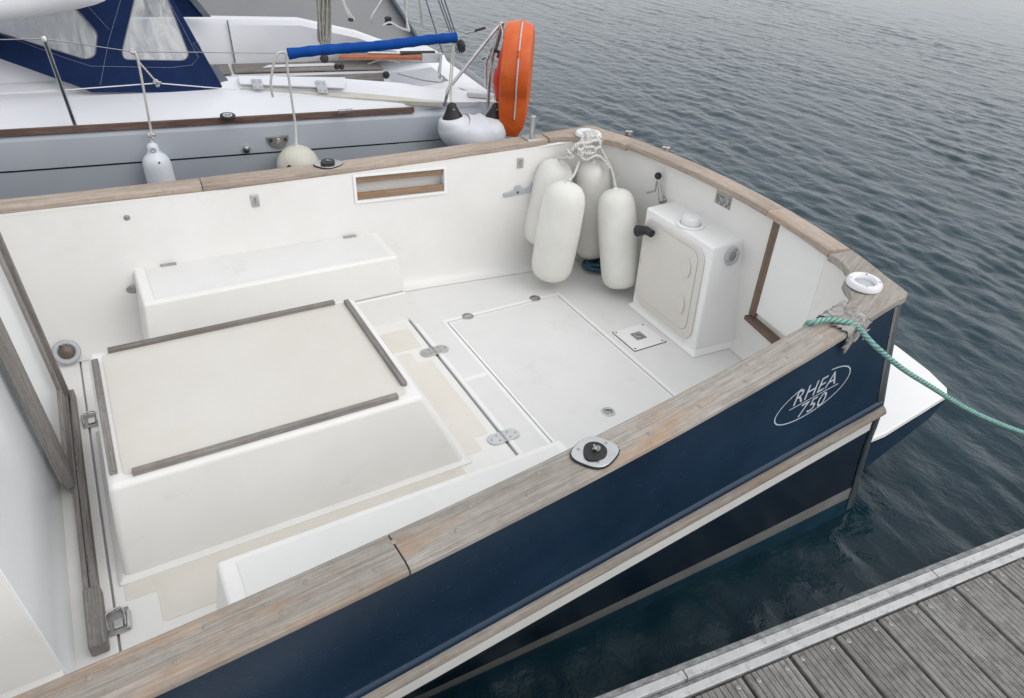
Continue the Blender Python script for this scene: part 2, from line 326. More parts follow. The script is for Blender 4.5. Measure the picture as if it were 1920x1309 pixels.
def lathe(name, prof, org, ax, mat, parent=None, seg=24, smooth=40, sx=1.0, side=None):
    """prof = (radius, height along ax); sx squeezes the section along `side`"""
    org = Vector(org); ax, a, b = frame_of(ax)
    if side is not None:
        a = (Vector(side) - ax * Vector(side).dot(ax)).normalized(); b = ax.cross(a)
    rows = [[org + ax * h + (a * math.cos(2 * math.pi * j / seg) * sx + b * math.sin(2 * math.pi * j / seg)) * max(r, 1e-5) for j in range(seg)] for r, h in prof]
    V, F = grid(rows, closed=True); k = len(prof) - 1
    F += [tuple(reversed(range(seg))), tuple(k * seg + j for j in range(seg))]
    uv = [(h, j / seg) for r, h in prof for j in range(seg)]
    return M(name, V, F, mat, parent, uv=uv, smooth=smooth)
def disc(name, c, n, r, h, mat, parent=None, seg=20, sx=1.0, side=None, rnd=0.25):
    e = h * rnd
    return lathe(name, [(r, 0), (r, h - e), (r - e, h)], c, n, mat, parent, seg, 50, sx, side)
def ring(name, c, n, r0, r1, h, mat, parent=None, seg=28, sx=1.0, side=None):
    """flat washer with a rounded rim"""
    prof = [(r0, 0), (r1, 0), (r1, h * 0.6), (r1 - h * 0.35, h), (r0 + h * 0.35, h), (r0, h * 0.6), (r0, 0)]
    org = Vector(c); ax, a, b = frame_of(n)
    if side is not None: a = (Vector(side) - ax * Vector(side).dot(ax)).normalized(); b = ax.cross(a)
    rows = [[org + ax * hh + (a * math.cos(2 * math.pi * j / seg) * sx + b * math.sin(2 * math.pi * j / seg)) * r for j in range(seg)] for r, hh in prof]
    V, F = grid(rows, closed=True)
    return M(name, V, F, mat, parent, smooth=45)
def sweep(name, path, prof, mat, parent=None, smooth=35, side=None):
    """profile (a = sideways, b = up) swept along a near-level path"""
    path = [Vector(p) for p in path]; n = len(path); rows = []; uv = []; L = 0
    pl = [0.0]
    for i in range(1, len(prof)): pl.append(pl[-1] + math.hypot(prof[i][0] - prof[i - 1][0], prof[i][1] - prof[i - 1][1]))
    for i in range(n):
        if i: L += (path[i] - path[i - 1]).length
        t = (path[min(i + 1, n - 1)] - path[max(i - 1, 0)]).normalized(); s = Vector((t.y, -t.x, 0)).normalized()
        rows.append([path[i] + s * a + Vector((0, 0, b)) for a, b in prof]); uv += [(L, q) for q in pl]
    V, F = grid(rows, closed=True); m = len(prof)
    F += [tuple(range(m)), tuple((n - 1) * m + j for j in reversed(range(m)))]
    return M(name, V, F, mat, parent, uv=uv, smooth=smooth)
def knot(c, r, ax=(0, 0, 1), n=40, s=1.0):
    ax, a, b = frame_of(ax); c = Vector(c); P = []
    for i in range(n):
        t = 2 * math.pi * i / n
        P.append(c + (a * (math.sin(t) + 2 * math.sin(2 * t)) + b * (math.cos(t) - 2 * math.cos(2 * t))) * r / 3 - ax * math.sin(3 * t) * r * 0.45 * s)
    return P
def lerp(a, b, t): return a + (b - a) * t

# ================================================================== WATER
ZW = -0.55
def build_water():
    def axis(a, b, d):                                     # fine where the water shows, growing outward
        c = list(np.arange(a, b, d)); s = d
        while c[-1] < 320: s *= 1.03; c.append(c[-1] + s)
        s = d; l = [a]
        while l[-1] > -320: s *= 1.16; l.append(l[-1] - s)
        return np.array(l[:0:-1] + c)
    gx = axis(0.5, 17.0, 0.028); gy = axis(-0.6, 13.0, 0.031)
    Xg, Yg = np.meshgrid(gx, gy, indexing='ij')
    sp = np.maximum(np.gradient(gx)[:, None] + 0 * Xg, 0.5 * np.gradient(gy)[None, :] + 0 * Xg)
    H = np.zeros_like(Xg)
    for i in range(70):
        lam = 0.07 * (1.040 ** i) * (0.9 + 0.2 * rng.random())
        ang = math.radians(3) + rng.normal(0, 1.05 if lam < 0.24 else 0.55)
        kk = 2 * math.pi / lam; amp = (0.031 if lam < 0.45 else 0.031 * (0.45 / lam) ** 1.0) * lam / 6.28 * (0.6 + 0.8 * rng.random())
        ph = kk * (Xg * math.cos(ang) + Yg * math.sin(ang)) + rng.random() * 6.28
        w = np.clip((lam / (2.6 * sp)) - 0.8, 0, 1)
        H += w * amp * (np.sin(ph) + 0.3 * np.cos(2 * ph))
    mod = 0.85 + 0.3 * np.sin(Xg * 0.9 + 1.3 * np.sin(Yg * 0.5)) * np.sin(Yg * 0.7 + 0.8) + 0.2 * np.sin(Xg * 2.3 + 2 * np.sin(Yg * 1.1)) * np.sin(Yg * 1.7 - Xg * 0.6)
    dist = np.hypot(Xg, Yg); mod *= 1 - 0.55 * np.clip((dist - 6.0) / 8.0, 0, 1)   # gusts are stronger by the pontoon
    H *= mod
    V = np.stack([Xg, Yg, H], -1).reshape(-1, 3)
    I = np.arange(Xg.size).reshape(Xg.shape)
    F = np.stack([I[:-1, :-1], I[1:, :-1], I[1:, 1:], I[:-1, 1:]], -1).reshape(-1, 4)
    me = bpy.data.meshes.new('water'); me.vertices.add(len(V)); me.vertices.foreach_set('co', V.ravel())
    me.loops.add(F.size); me.loops.foreach_set('vertex_index', F.ravel()); me.polygons.add(len(F))
    me.polygons.foreach_set('loop_start', np.arange(0, F.size, 4)); me.polygons.foreach_set('loop_total', np.full(len(F), 4))
    me.update(calc_edges=True); me.polygons.foreach_set('use_smooth', np.ones(len(F), bool)); me.materials.append(WATER)
    o = bpy.data.objects.new('water', me); COL.objects.link(o); o.location = (0, 0, ZW); o['kind'] = 'structure'
build_water()

# ================================================================== PONTOON
PZ = 0.10
E0 = Z(1110, 1309, PZ); E1 = Z(1920, 990, PZ)
ED = (E1 - E0); ED.z = 0; ED.normalize(); EN = Vector((ED.y, -ED.x, 0))     # along the edge / inward over the deck
if EN.y > 0: EN = -EN
pontoon = thing('pontoon', 'floating pontoon with grooved grey deck planks and a pale metal edge rail', 'pontoon', tuple(E0 + Vector((0, 0, ZW - PZ))))
def pon(e, n, z): return E0 + ED * e + EN * n + Vector((0, 0, z - PZ))
def edge_piece(name, prof, mat, e0=-3.2, e1=6.5):
    V = [pon(e, n, z) for e in (e0, e1) for n, z in prof]; m = len(prof)
    F = [(j, (j + 1) % m, m + (j + 1) % m, m + j) for j in range(m)] + [tuple(range(m)), tuple(range(2 * m - 1, m - 1, -1))]
    return M(name, V, F, mat, pontoon, uvf=axes_uv(ED), bevel=0.002)
edge_piece('edge_skirt', [(0.0, PZ - 0.004), (0.021, PZ + 0.001), (0.021, PZ - 0.30), (-0.004, PZ - 0.30), (-0.004, PZ - 0.012)], ALUD)
for a, b in ((-3.2, 0.318), (0.322, 1.458), (1.462, 6.5)):
    edge_piece('edge_rail', [(0.0235, PZ + 0.006), (0.053, PZ + 0.006), (0.053, PZ - 0.05), (0.0235, PZ - 0.05)], ALU, a, b)
edge_piece('channel', [(0.0545, PZ - 0.016), (0.071, PZ - 0.012), (0.071, PZ - 0.05), (0.0545, PZ - 0.05)], ALUD)
edge_piece('inner_rail', [(0.0725, PZ + 0.003), (0.1, PZ + 0.002), (0.1, PZ - 0.05), (0.0725, PZ - 0.05)], ALU)
edge_piece('float_body', [(0.03, PZ - 0.06), (2.3, PZ - 0.06), (2.3, ZW - 0.15), (0.03, ZW - 0.15)], DARK)
PITCH = 0.197; PW = 0.184; PLEN = 2.1
def plank_mesh():
    prof = []; ng = 8; g = PW / ng
    prof.append((0, -0.03)); prof.append((0, -0.004)); prof.append((0.003, 0))
    for i in range(1, ng):
        c = g * i
        prof += [(c - 0.0017, 0), (c - 0.0010, -0.004), (c + 0.0010, -0.004), (c + 0.0017, 0)]
    prof += [(PW - 0.003, 0), (PW, -0.004), (PW, -0.03)]
    m = len(prof)
    V = [Vector((e, n, z)) for n in (0, PLEN) for e, z in prof]
    F = [(j, (j + 1) % m, m + (j + 1) % m, m + j) for j in range(m)] + [tuple(range(m)), tuple(range(2 * m - 1, m - 1, -1))]
    me = bpy.data.meshes.new('plank'); me.from_pydata([tuple(v) for v in V], [], F)
    ul = me.uv_layers.new(name='UVMap')
    for lp in me.loops: v = V[lp.vertex_index]; ul.data[lp.index].uv = (v.y, v.x + v.z)
    bm = bmesh.new(); bm.from_mesh(me); bmesh.ops.recalc_face_normals(bm, faces=bm.faces); bm.to_mesh(me); bm.free()
    me.materials.append(DECKW); return me
pm = plank_mesh()
scr = lathe('screw', [(0.0085, 0), (0.0085, 0.0015), (0.0065, 0.0028), (0.0035, 0.0028), (0.003, 0.0012)], (0, 0, 0), (0, 0, 1), STEELD, None, 14)
smesh = scr.data; sorg = scr.location.copy(); bpy.data.objects.remove(scr)
rotm = Matrix((ED, EN, Vector((0, 0, 1)))).transposed().to_4x4()
for i in range(-16, 28):
    e = 0.701 + (i) * PITCH
    p = bpy.data.objects.new('plank', pm); link(p, pontoon)
    p.matrix_local = Matrix.Translation(pon(e, 0.109 + rng.normal(0, 0.0012), PZ + rng.normal(0, 0.0009)) - ORG[pontoon]) @ rotm @ Matrix.Rotation(rng.normal(0, 0.002), 4, 'Z')
    for q in (0.03, 0.152):
        s = bpy.data.objects.new('screw', smesh); link(s, p); s.location = (q + rng.normal(0, 0.003), 0.026 + rng.normal(0, 0.003), 0.0003)

# ================================================================== MOTORBOAT
YC = 2.387
pv = np.polyval
ZGP = [0.01388105, 0.00688198, 0.73668973]; HOP = [-0.01521957, -0.05178337, 1.38657148]
HSP = [-6.05761301e-04, -4.52185228e-02, 1.31820335]; HWP = [-0.00636587, 0.06841329, 1.04086386]
def zg(x): return float(pv(ZGP, x)) if x > -0.25 else float(pv(ZGP, -0.25)) + 0.004 * (-0.25 - x)
def ho(x):
    return float(pv(HOP, x)) if x > -1.7 else float(pv(HOP, -1.7))
def hs_(x): return float(pv(HSP, x))
def hw_(x): return float(pv(HWP, max(x, -1.5)))
def zs(x): return 0.142 + 0.033 * x
def half(x, z):
    a = zg(x) - 0.03; b = zs(x)
    if z >= b: t = (z - b) / (a - b); return lerp(hs_(x), ho(x) - 0.012, t)
    b -= 0.14
    if z >= b: return hs_(x)
    t = (z - ZW) / (b - ZW); return lerp(hw_(x), hs_(x) - 0.006, t * (0.5 + 0.5 * t) if t > 0 else t)
def xs(z): return 2.72 + (0.83 - z) * 0.246
def xt(dy, z): return xs(z) + 0.165 * (1.13 ** 2 - min(abs(dy), 1.13) ** 2)
boat = thing('motorboat', 'navy blue motorboat with white cockpit and weathered teak gunwale, moored beside the pontoon', 'boat', (0.6, YC, ZW))

# ---- outer hull, in bands that butt together
def hullband(name, ztop, zbot, mat, sgn, nz=4, off=0.0, x0=-2.3):
    rows = []
    for i in range(nz + 1):
        row = []
        for j in range(41):
            s = j / 40; xg = x0 + s * (2.72 - x0); z = lerp(ztop(xg), zbot(xg), i / nz)
            x = xg + s * (xs(z) - 2.72); row.append(Vector((x, YC + sgn * (half(x, z) + off), z)))
        rows.append(row)
    V, F = grid(rows); return M(name, V, F, mat, boat, smooth=40)
zA = lambda x: zg(x) - 0.028; zB = lambda x: zs(x) + 0.004; zC = lambda x: zs(x) - 0.122; zD = lambda x: -0.39 + 0.022 * x; zE = lambda x: -0.48 + 0.022 * x; zF = lambda x: -0.85
for sgn in (-1, 1):
    hullband('hull_topside', zA, zB, NAVYLIT, sgn, 6)
    hullband('hull_stripe', zB, zC, STRIPE, sgn, 2)
    hullband('hull_lower_side', zC, zD, NAVYSHADE, sgn, 4)
    hullband('boot_stripe', zD, zE, BOOT, sgn, 1)
    hullband('hull_bottom', zE, zF, ANTIF, sgn, 2)
    # rubbing strake and the moulded ridge above it
    path = [Vector((x, YC + sgn * half(x, zs(x)), zs(x) - 0.012)) for x in np.linspace(-2.3, 2.87, 60)]
    rd = [(0.0, -0.032)] + [(-sgn * (0.003 + 0.023 * math.sin(math.pi * t)), -0.032 + 0.060 * t) for t in np.linspace(0.0, 1, 9)] + [(0.0, 0.028)]
    sweep('rubbing_strake', path, rd, STRAKE, boat, 50)
    path = [Vector((x, YC + sgn * half(x, zs(x) + 0.04), zs(x) + 0.042)) for x in np.linspace(-2.3, 2.84, 60)]
    sweep('moulded_ridge', path, [(0, -0.018), (-sgn * 0.011, -0.012), (-sgn * 0.013, 0.0), (-sgn * 0.009, 0.008), (0, 0.02)], NAVYLIT, boat, 50)
def tband(name, ztop, zbot, mat, nz=3):
    rows = []
    for i in range(nz + 1):
        row = []
        for j in range(33):
            t = -1 + 2 * j / 32; z = lerp(ztop(2.8), zbot(2.8), i / nz); hh = half(xs(z), z); dy = t * hh
            row.append(Vector((xs(z) + 0.165 * (1 - t * t) * 1.25, YC + dy, z)))
        rows.append(row)
    V, F = grid(rows); M(name, V, F, mat, boat, smooth=40)
tband('transom', zA, zC, NAVYLIT, 5); tband('transom', zC, zD, NAVYSHADE, 4); tband('transom', zD, zE, BOOT, 1); tband('transom', zE, zF, ANTIF, 2)
# stainless strip down each stern corner
for sgn in (-1, 1):
    rows = []
    for z in np.linspace(0.81, -0.52, 16):
        x = xs(z); h = half(x, z)
        rows.append([Vector((x - 0.05, YC + sgn * (half(x - 0.05, z) + 0.003), z)), Vector((x - 0.045, YC + sgn * (half(x - 0.05, z) + 0.006), z)), Vector((x + 0.004, YC + sgn * (h + 0.005), z)), Vector((x + 0.028, YC + sgn * (h - 0.02), z)), Vector((x + 0.045, YC + sgn * (h - 0.05), z))])
    V, F = grid(rows); M('corner_strip', V, F, STEEL, boat, smooth=50)
# swim platform
pz = 0.0
top = [(2.90, 1.22), (3.05, 1.214), (3.66, 1.262), (3.72, 1.30), (3.78, 1.45), (3.83, 1.68), (3.87, 2.0), (3.89, YC)]
pts = top + [(x, 2 * YC - y) for x, y in reversed(top[:-1])]
ptop = [Vector((x, y, pz)) for x, y in pts]; pbot = [Vector((2.93 + (x - 2.93) * 0.93, YC + (y - YC) * 1.0, pz - 0.25 + 0.12 * max(0, (x - 3.0) / 0.8))) for x, y in pts]
pm_ = [Vector((x + 0.004, YC + (y - YC) * 1.006, pz - 0.028)) for x, y in pts]
n = len(pts)
M('platform_fascia', pm_ + pbot, [(i, (i + 1) % n, n + (i + 1) % n, n + i) for i in range(n)] + [tuple(range(2 * n - 1, n - 1, -1))], NAVYL, boat, bevel=0.012, smooth=40)
M('platform_deck', ptop + pm_, [tuple(range(n))] + [(i, (i + 1) % n, n + (i + 1) % n, n + i) for i in range(n)] + [tuple(range(2 * n - 1, n - 1, -1))], GELB, boat, bevel=0.008, smooth=40)

# ---- teak gunwale cap
CW = 0.128; CT = 0.034
def capprof(w, sgn):
    pr = [(-0.002, -CT), (0.006, -CT * 0.6), (0.004, -CT * 0.25), (-0.008, -0.003), (-0.02, 0), (-w + 0.012, 0), (-w + 0.003, -0.004), (-w, -0.013), (-w + 0.002, -CT)]
    return [(a * sgn, b) for a, b in pr]
def gun(x, sgn): return Vector((x, YC + sgn * ho(x), zg(x)))
for sgn, mt in ((-1, TEAK), (1, TEAKF)):
    for a, b in ((-2.3, 0.418), (0.423, 2.385)):
        path = [gun(x, sgn) for x in np.linspace(a, b, 30)]
        sweep('gunwale_plank', path, capprof(CW, 1 if sgn < 0 else -1), mt, boat, 40)
# corner blocks with the lobe that carries the fairlead
inner = [(2.719, 1.646), (2.717, 1.593), (2.70, 1.545), (2.672, 1.497), (2.625, 1.472), (2.582, 1.452), (2.553, 1.415), (2.535, 1.378), (2.50, 1.348), (2.45, 1.332), (2.39, 1.32)]
outer = [(2.39, YC - ho(2.39)), (2.55, YC - ho(2.55) + 0.002), (2.66, YC - ho(2.66)), (2.715, 1.247), (2.742, 1.262), (2.752, 1.29), (2.775, 1.38), (2.812, 1.50), (2.842, 1.62)]
cp = outer + inner
for sgn, mt in ((-1, TEAK), (1, TEAKF)):
    pts = [Vector((x, YC + sgn * (YC - y), zg(x) + 0.001)) for x, y in cp]
    prism('gunwale_corner_block', pts, (0, 0, -CT - 0.002), mt, boat, bevel=0.006, long=(1, 0.25 * -sgn, 0))
def tra(dy): return Vector((2.932 - 0.158 * dy * dy, YC + dy, zg(2.86) + 0.003))
for a, b, mt in ((-0.765, -0.318, TEAKF), (-0.313, 0.765, TEAKF)):
    path = [tra(d) for d in np.linspace(a, b, 24)]
    sweep('transom_cap', path, capprof(CW - 0.005, 1), mt, boat, 40)
# wooden plugs over the fastenings on the near rail
for x in np.linspace(-0.35, 2.2, 12):
    for f in (0.3, 0.72):
        c = gun(x + (0.07 if f > 0.5 else 0), -1) + Vector((0, CW * f, 0.0002)); disc('plug', c, (0, 0, 1), 0.0078, 0.0007, TEAK, boat, 10)

# ---- cockpit floor: slabs with open joints over a lower tray
box('floor_tray', -0.6, 2.92, YC - 1.1, YC + 1.1, -0.05, -0.016, HGREY, boat, 0)
def slabring(name, o, i, mat, z0=-0.014, z1=0.0):
    (ox0, ox1, oy0, oy1), (ix0, ix1, iy0, iy1) = o, i
    O = [(ox0, oy0), (ox1, oy0), (ox1, oy1), (ox0, oy1)]; I = [(ix0, iy0), (ix1, iy0), (ix1, iy1), (ix0, iy1)]
    V = [Vector((x, y, z1)) for x, y in O + I] + [Vector((x, y, z0)) for x, y in O + I]
    F = []
    for k in range(4):
        q = (k + 1) % 4
        F += [(k, q, 4 + q, 4 + k), (8 + k, 8 + q, q, k), (4 + k, 4 + q, 12 + q, 12 + k)]
    return M(name, V, F, mat, boat, bevel=0.004)
HX0, HX1, HY0, HY1 = 1.503, 2.257, 1.765, 3.0
slabring('aft_floor', (1.318, 2.915, YC - 1.115, YC + 1.115), (HX0 - 0.006, HX1 + 0.006, HY0 - 0.006, HY1 + 0.006), SKIDG)
box('floor_hatch', HX0, HX1, HY0, HY1, -0.014, 0.0005, GELB, boat, 0.004)
box('fore_floor', -0.325, 1.304, YC - 1.15, YC + 1.15, -0.014, 0.0, GEL, boat, 0.004)
box('threshold', -0.6, -0.332, YC - 1.15, YC + 1.15, -0.014, 0.002, GEL, boat, 0.003)
def pad(name, pts, mat, z=0.0, t=0.0022, rad=0.012):
    out = []
    n = len(pts)
    for i in range(n):                                     # rounded corners
        p, a, b = Vector(pts[i]).to_2d(), Vector(pts[i - 1]).to_2d(), Vector(pts[(i + 1) % n]).to_2d()
        da, db = (a - p).normalized() * rad, (b - p).normalized() * rad
        for s in (0, 0.35, 0.65, 1): q = (p + da) * (1 - s) ** 2 + 2 * s * (1 - s) * p + (p + db) * s * s; out.append(Vector((q.x, q.y, z)))
    return prism(name, out, (0, 0, t), mat, boat)
def rpad(name, x0, x1, y0, y1, mat, z=0.0): return pad(name, [(x0, y0), (x1, y0), (x1, y1), (x0, y1)], mat, z)
rpad('antislip_pad', HX0 + 0.016, HX1 - 0.016, HY0 + 0.012, HY1 - 0.016, SKIDG, 0.0005)
for a_, b_, c_, d_ in ((HX0 - 0.030, HX0 - 0.008, HY0 - 0.03, HY1 + 0.03), (HX1 + 0.008, HX1 + 0.030, HY0 - 0.03, HY1 + 0.03), (HX0 - 0.0075, HX1 + 0.0075, HY1 + 0.008, HY1 + 0.03), (HX0 - 0.0075, HX1 + 0.0075, HY0 - 0.03, HY0 - 0.008), (1.321, 1.343, 1.3, 3.06), (1.3435, HX0 - 0.0305, 2.467, 2.495)):
    box('floor_border', a_, b_, c_, d_, -0.004, 0.0022, GELB, boat, 0.0015)
rpad('antislip_pad', 1.10, 1.268, 2.845, 3.035, SKIDB)
pad('antislip_pad', [(1.105, 1.985), (1.185, 1.985), (1.185, 2.075), (1.262, 2.075), (1.262, 2.71), (1.185, 2.71), (1.185, 2.815), (1.105, 2.815)], SKIDB)
pad('antislip_pad', [(-0.19, 1.72), (1.05, 1.72), (1.05, 1.935), (-0.29, 1.935), (-0.29, 1.86), (-0.19, 1.86)], SKIDB)
rpad('antislip_pad', -0.29, 1.05, 2.845, 3.05, SKIDB)
# two long oval hinges across the seam
for cy in (2.773, 2.019):
    pts = []
    for k in range(20):
        t = 2 * math.pi * k / 20; sx = 0.045 if math.cos(t) > 0 else -0.045
        pts.append(Vector((1.311 + sx * 1.0 + 0.036 * math.cos(t), cy + 0.036 * math.sin(t), 0.0025)))
    h = prism('hinge', pts, (0, 0, 0.004), STEEL, boat, bevel=0.0012)
    box('hinge_knuckle', 1.305, 1.317, cy - 0.036, cy + 0.036, 0.003, 0.0092, STEELD, h, 0.003)
    for dx, dy in ((-0.062, 0), (-0.028, 0.018), (-0.028, -0.018), (0.062, 0), (0.028, 0.018), (0.028, -0.018)):
        disc('screw', (1.311 + dx, cy + dy, 0.006), (0, 0, 1), 0.0055, 0.0014, STEELD, h, 10)
# twist fasteners and lifting ring on the hatch
for px, py in ((877, 594), (1003, 560)):
    c = Z(px, py, 0.0); f = disc('twist_fastener', c + Vector((0, 0, 0.001)), (0, 0, 1), 0.034, 0.004, STEELD, boat, 22)
    bar('fastener_slot', c + Vector((-0.02, 0, 0.0055)), c + Vector((0.02, 0.004, 0.0055)), 0.009, 0.003, STEEL, f)
c = Z(1140, 773, 0.0); f = ring('lifting_ring', c + Vector((0, 0, 0.002)), (0, 0, 1), 0.024, 0.036, 0.005, STEEL, boat)
disc('ring_cup', c + Vector((0, 0, 0.0028)), (0, 0, 1), 0.0245, 0.0012, STEELD, f)
tube('ring_pull', [c + Vector((0.018 * math.cos(t), 0.018 * math.sin(t), 0.008)) for t in np.linspace(0.3, 4.2, 14)], 0.003, STEEL, f)
# square inspection plate with a latch
q = [(2.326, 2.31), (2.556, 2.31), (2.556, 2.52), (2.326, 2.52)]
ip = pad('inspection_seal', [(2.322, 2.306), (2.56, 2.306), (2.56, 2.524), (2.322, 2.524)], DARK, 0.0, 0.0012)
pad('inspection_plate', [(2.327, 2.311), (2.555, 2.311), (2.555, 2.519), (2.327, 2.519)], GELB, 0.0012, 0.004)
box('plate_latch', 2.405, 2.475, 2.385, 2.455, 0.0055, 0.009, STEELD, boat, 0.002)
tube('latch_ring', [Vector((2.44 + 0.022 * math.cos(t), 2.42 + 0.02 * math.sin(t), 0.0115)) for t in np.linspace(0, 5.6, 18)], 0.003, STEEL, boat)
for x, y in ((2.342, 2.326), (2.54, 2.326), (2.54, 2.504), (2.342, 2.504)): disc('screw', (x, y, 0.0052), (0, 0, 1), 0.006, 0.001, DARK, boat, 10)

# ---- inner liner: wall all round with a rounded foot; a locker opening on the far side
def wall(side):
    S = []                                                  # stations: top (x, dy, z), foot (x, dy)
    xl = sorted(set(list(np.linspace(-2.2, 2.30, 24)) + [1.186, 1.708]))
    for x in xl: S.append(((x, ho(x) - 0.134, zg(x) - 0.03), (x, min(1.095, ho(x) - 0.19))))
    S += [((2.44, 1.045, 0.81), (2.50, 1.07)), ((2.57, 1.005, 0.815), (2.63, 1.03)), ((2.67, 0.945, 0.82), (2.73, 0.97)), ((2.735, 0.85, 0.822), (2.80, 0.88)), ((2.775, 0.73, 0.825), (2.835, 0.77))]
    for d in (0.5, 0.25, 0.0): S.append(((2.875 - 0.16 * d * d, d, 0.83), (2.925 - 0.12 * d * d, d)))
    zr = [None, 0.713, 0.572, 0.36, 0.18, 0.075]
    rows = []
    for (tx, td, tz), (bx, bd) in S:
        col = []
        for z in zr:
            zz = tz if z is None else z; t = zz / tz
            col.append(Vector((lerp(bx, tx, t), YC + side * lerp(bd, td, t), zz)))
        inw = Vector((-(0.0 if bx < 2.45 else min(1, (bx - 2.45) / 0.35)), -side * (1.0 if bx < 2.45 else max(0, 1 - (bx - 2.45) / 0.35)), 0)).normalized()
        foot = Vector((bx, YC + side * bd, 0))
        for ins, z in ((0.004, 0.045), (0.016, 0.02), (0.036, 0.007), (0.065, 0.0028)): col.append(foot + inw * ins + Vector((0, 0, z)))
        rows.append(col)
    V, F = grid(rows); m = len(rows[0])
    if side > 0:
        i0, i1 = xl.index(1.186), xl.index(1.708)
        drop = set()
        for i in range(i0, i1): drop.add((i * m + 1))
        F = [f for f in F if f[0] not in drop]
    M('cockpit_wall', V, F, GEL, boat, smooth=50)
wall(1); wall(-1)
# shelf under the teak cap, closing hull to liner
for side in (-1, 1):
    rows = []
    for x in np.linspace(-2.25, 2.5, 30): rows.append([Vector((x, YC + side * (ho(x) - 0.014), zg(x) - 0.0345)), Vector((x, YC + side * (ho(x) - 0.137), zg(x) - 0.0345))])
    rows += [[Vector((2.66, YC + side * 1.12, 0.818)), Vector((2.58, YC + side * 1.0, 0.815))], [Vector((2.72, YC + side * 1.08, 0.82)), Vector((2.66, YC + side * 0.94, 0.818))]]
    for d in (0.85, 0.6, 0.3, 0.0): rows.append([Vector((2.915 - 0.158 * d * d, YC + side * d, 0.826)), Vector((2.865 - 0.16 * d * d, YC + side * d, 0.826))])
    V, F = grid(rows); M('cap_shelf', V, F, GEL, boat, smooth=50)
def sw(x, z, off=0.0):                                     # point on the far (starboard) wall
    td, tz = ho(x) - 0.134, zg(x) - 0.03; bd = min(1.095, ho(x) - 0.19)
    return Vector((x, YC + lerp(bd, td, z / tz) - off, z))
def swp(px, py):
    y = YC + 1.15
    for _ in range(30):
        p = Y(px, py, y); y = 0.5 * y + 0.5 * sw(p.x, p.z).y
    return p
# locker opening: frame, tray behind and two teak retaining slats
x0, x1, z0, z1 = 1.186, 1.708, 0.572, 0.713
A = [sw(x0, z0), sw(x1, z0), sw(x1, z1), sw(x0, z1)]; dv = Vector((0, 0.06, 0))
M('locker_tray', A + [p + dv for p in A], [(4, 5, 6, 7), (0, 1, 5, 4), (1, 2, 6, 5), (2, 3, 7, 6), (3, 0, 4, 7)], GEL, boat)
fr = [(x0 - 0.012, z0 - 0.011), (x1 + 0.012, z0 - 0.011), (x1 + 0.012, z1 + 0.011), (x0 - 0.012, z1 + 0.011)]
inn = [(x0 + 0.004, z0 + 0.004), (x1 - 0.004, z0 + 0.004), (x1 - 0.004, z1 - 0.004), (x0 + 0.004, z1 - 0.004)]
V = [sw(x, z, 0.001) for x, z in fr] + [sw(x, z, 0.007) for x, z in fr] + [sw(x, z, 0.007) for x, z in inn] + [sw(x, z, -0.012) for x, z in inn]
F = []
for k in range(4):
    q = (k + 1) % 4; F += [(k, q, 4 + q, 4 + k), (4 + k, 4 + q, 8 + q, 8 + k), (8 + k, 8 + q, 12 + q, 12 + k)]
M('locker_frame', V, F, GELB, boat, bevel=0.002)
bar('teak_slat', sw(x0 + 0.006, z1 - 0.026, -0.018), sw(x1 - 0.006, z1 - 0.026, -0.018), 0.014, 0.036, TEAKO, boat)
bar('teak_slat', sw(x0 + 0.006, z0 + 0.026, -0.010), sw(x1 - 0.006, z0 + 0.026, -0.010), 0.016, 0.038, TEAKO, boat)
# small fittings on the far wall
for px, py in ((478, 376), (975, 305)):
    p = swp(px, py); w, h = 0.02, 0.032
    f = hexa('wall_latch', [sw(p.x - w, p.z - h, 0.0005), sw(p.x + w, p.z - h, 0.0005), sw(p.x + w, p.z - h, 0.007), sw(p.x - w, p.z - h, 0.007)] + [sw(p.x - w, p.z + h, 0.0005), sw(p.x + w, p.z + h, 0.0005), sw(p.x + w, p.z + h, 0.007), sw(p.x - w, p.z + h, 0.007)], STEEL, boat, 0.002)
    bar('latch_tongue', sw(p.x, p.z - 0.02, 0.009), sw(p.x, p.z + 0.02, 0.009), 0.01, 0.005, STEELD, f, up=(0, 1, 0))
a, b = swp(943, 366), swp(1004, 353)
d = (b - a)
pts = [a + d * t + Vector((0, -0.012, dz)) for t, dz in ((0, -0.012), (0.0, 0.014), (0.3, 0.018), (0.36, 0.045), (0.5, 0.045), (0.56, 0.018), (0.78, 0.018), (0.82, 0.038), (0.96, 0.038), (1.05, 0.016), (1.25, 0.014), (1.25, -0.016))]
ck = prism('wall_bracket', pts, (0, 0.011, 0), GREYP, boat, bevel=0.003)
for t in (0.42, 0.9): disc('bolt', a + d * t + Vector((0, -0.0125, 0.004)), (0, -1, 0), 0.007, 0.003, DARK, ck, 10)
p = swp(238, 408); disc('snap_button', p + Vector((0, -0.001, 0)), (0, -1, 0), 0.014, 0.005, STEELD, boat, 16)
p = swp(255, 541); f = disc('wall_padeye', p + Vector((0, -0.001, 0)), (0, -1, 0), 0.024, 0.005, STEELD, boat, 22, 1.9, (1, 0, 0))
tube('padeye_ring', [p + Vector((0.02 + 0.018 * math.cos(t), -0.012, -0.004 + 0.014 * math.sin(t))) for t in np.linspace(0, 5.9, 16)], 0.0035, STEEL, f)
p = Y(125, 661, YC + 1.05); f = ring('drain_flange', p, (0.10, -0.75, 0.65), 0.036, 0.062, 0.02, GREYP, boat)
disc('drain_bowl', p + Vector((0, -0.003, 0.002)), (0.15, -0.85, 0.5), 0.036, 0.008, BROWN, f)
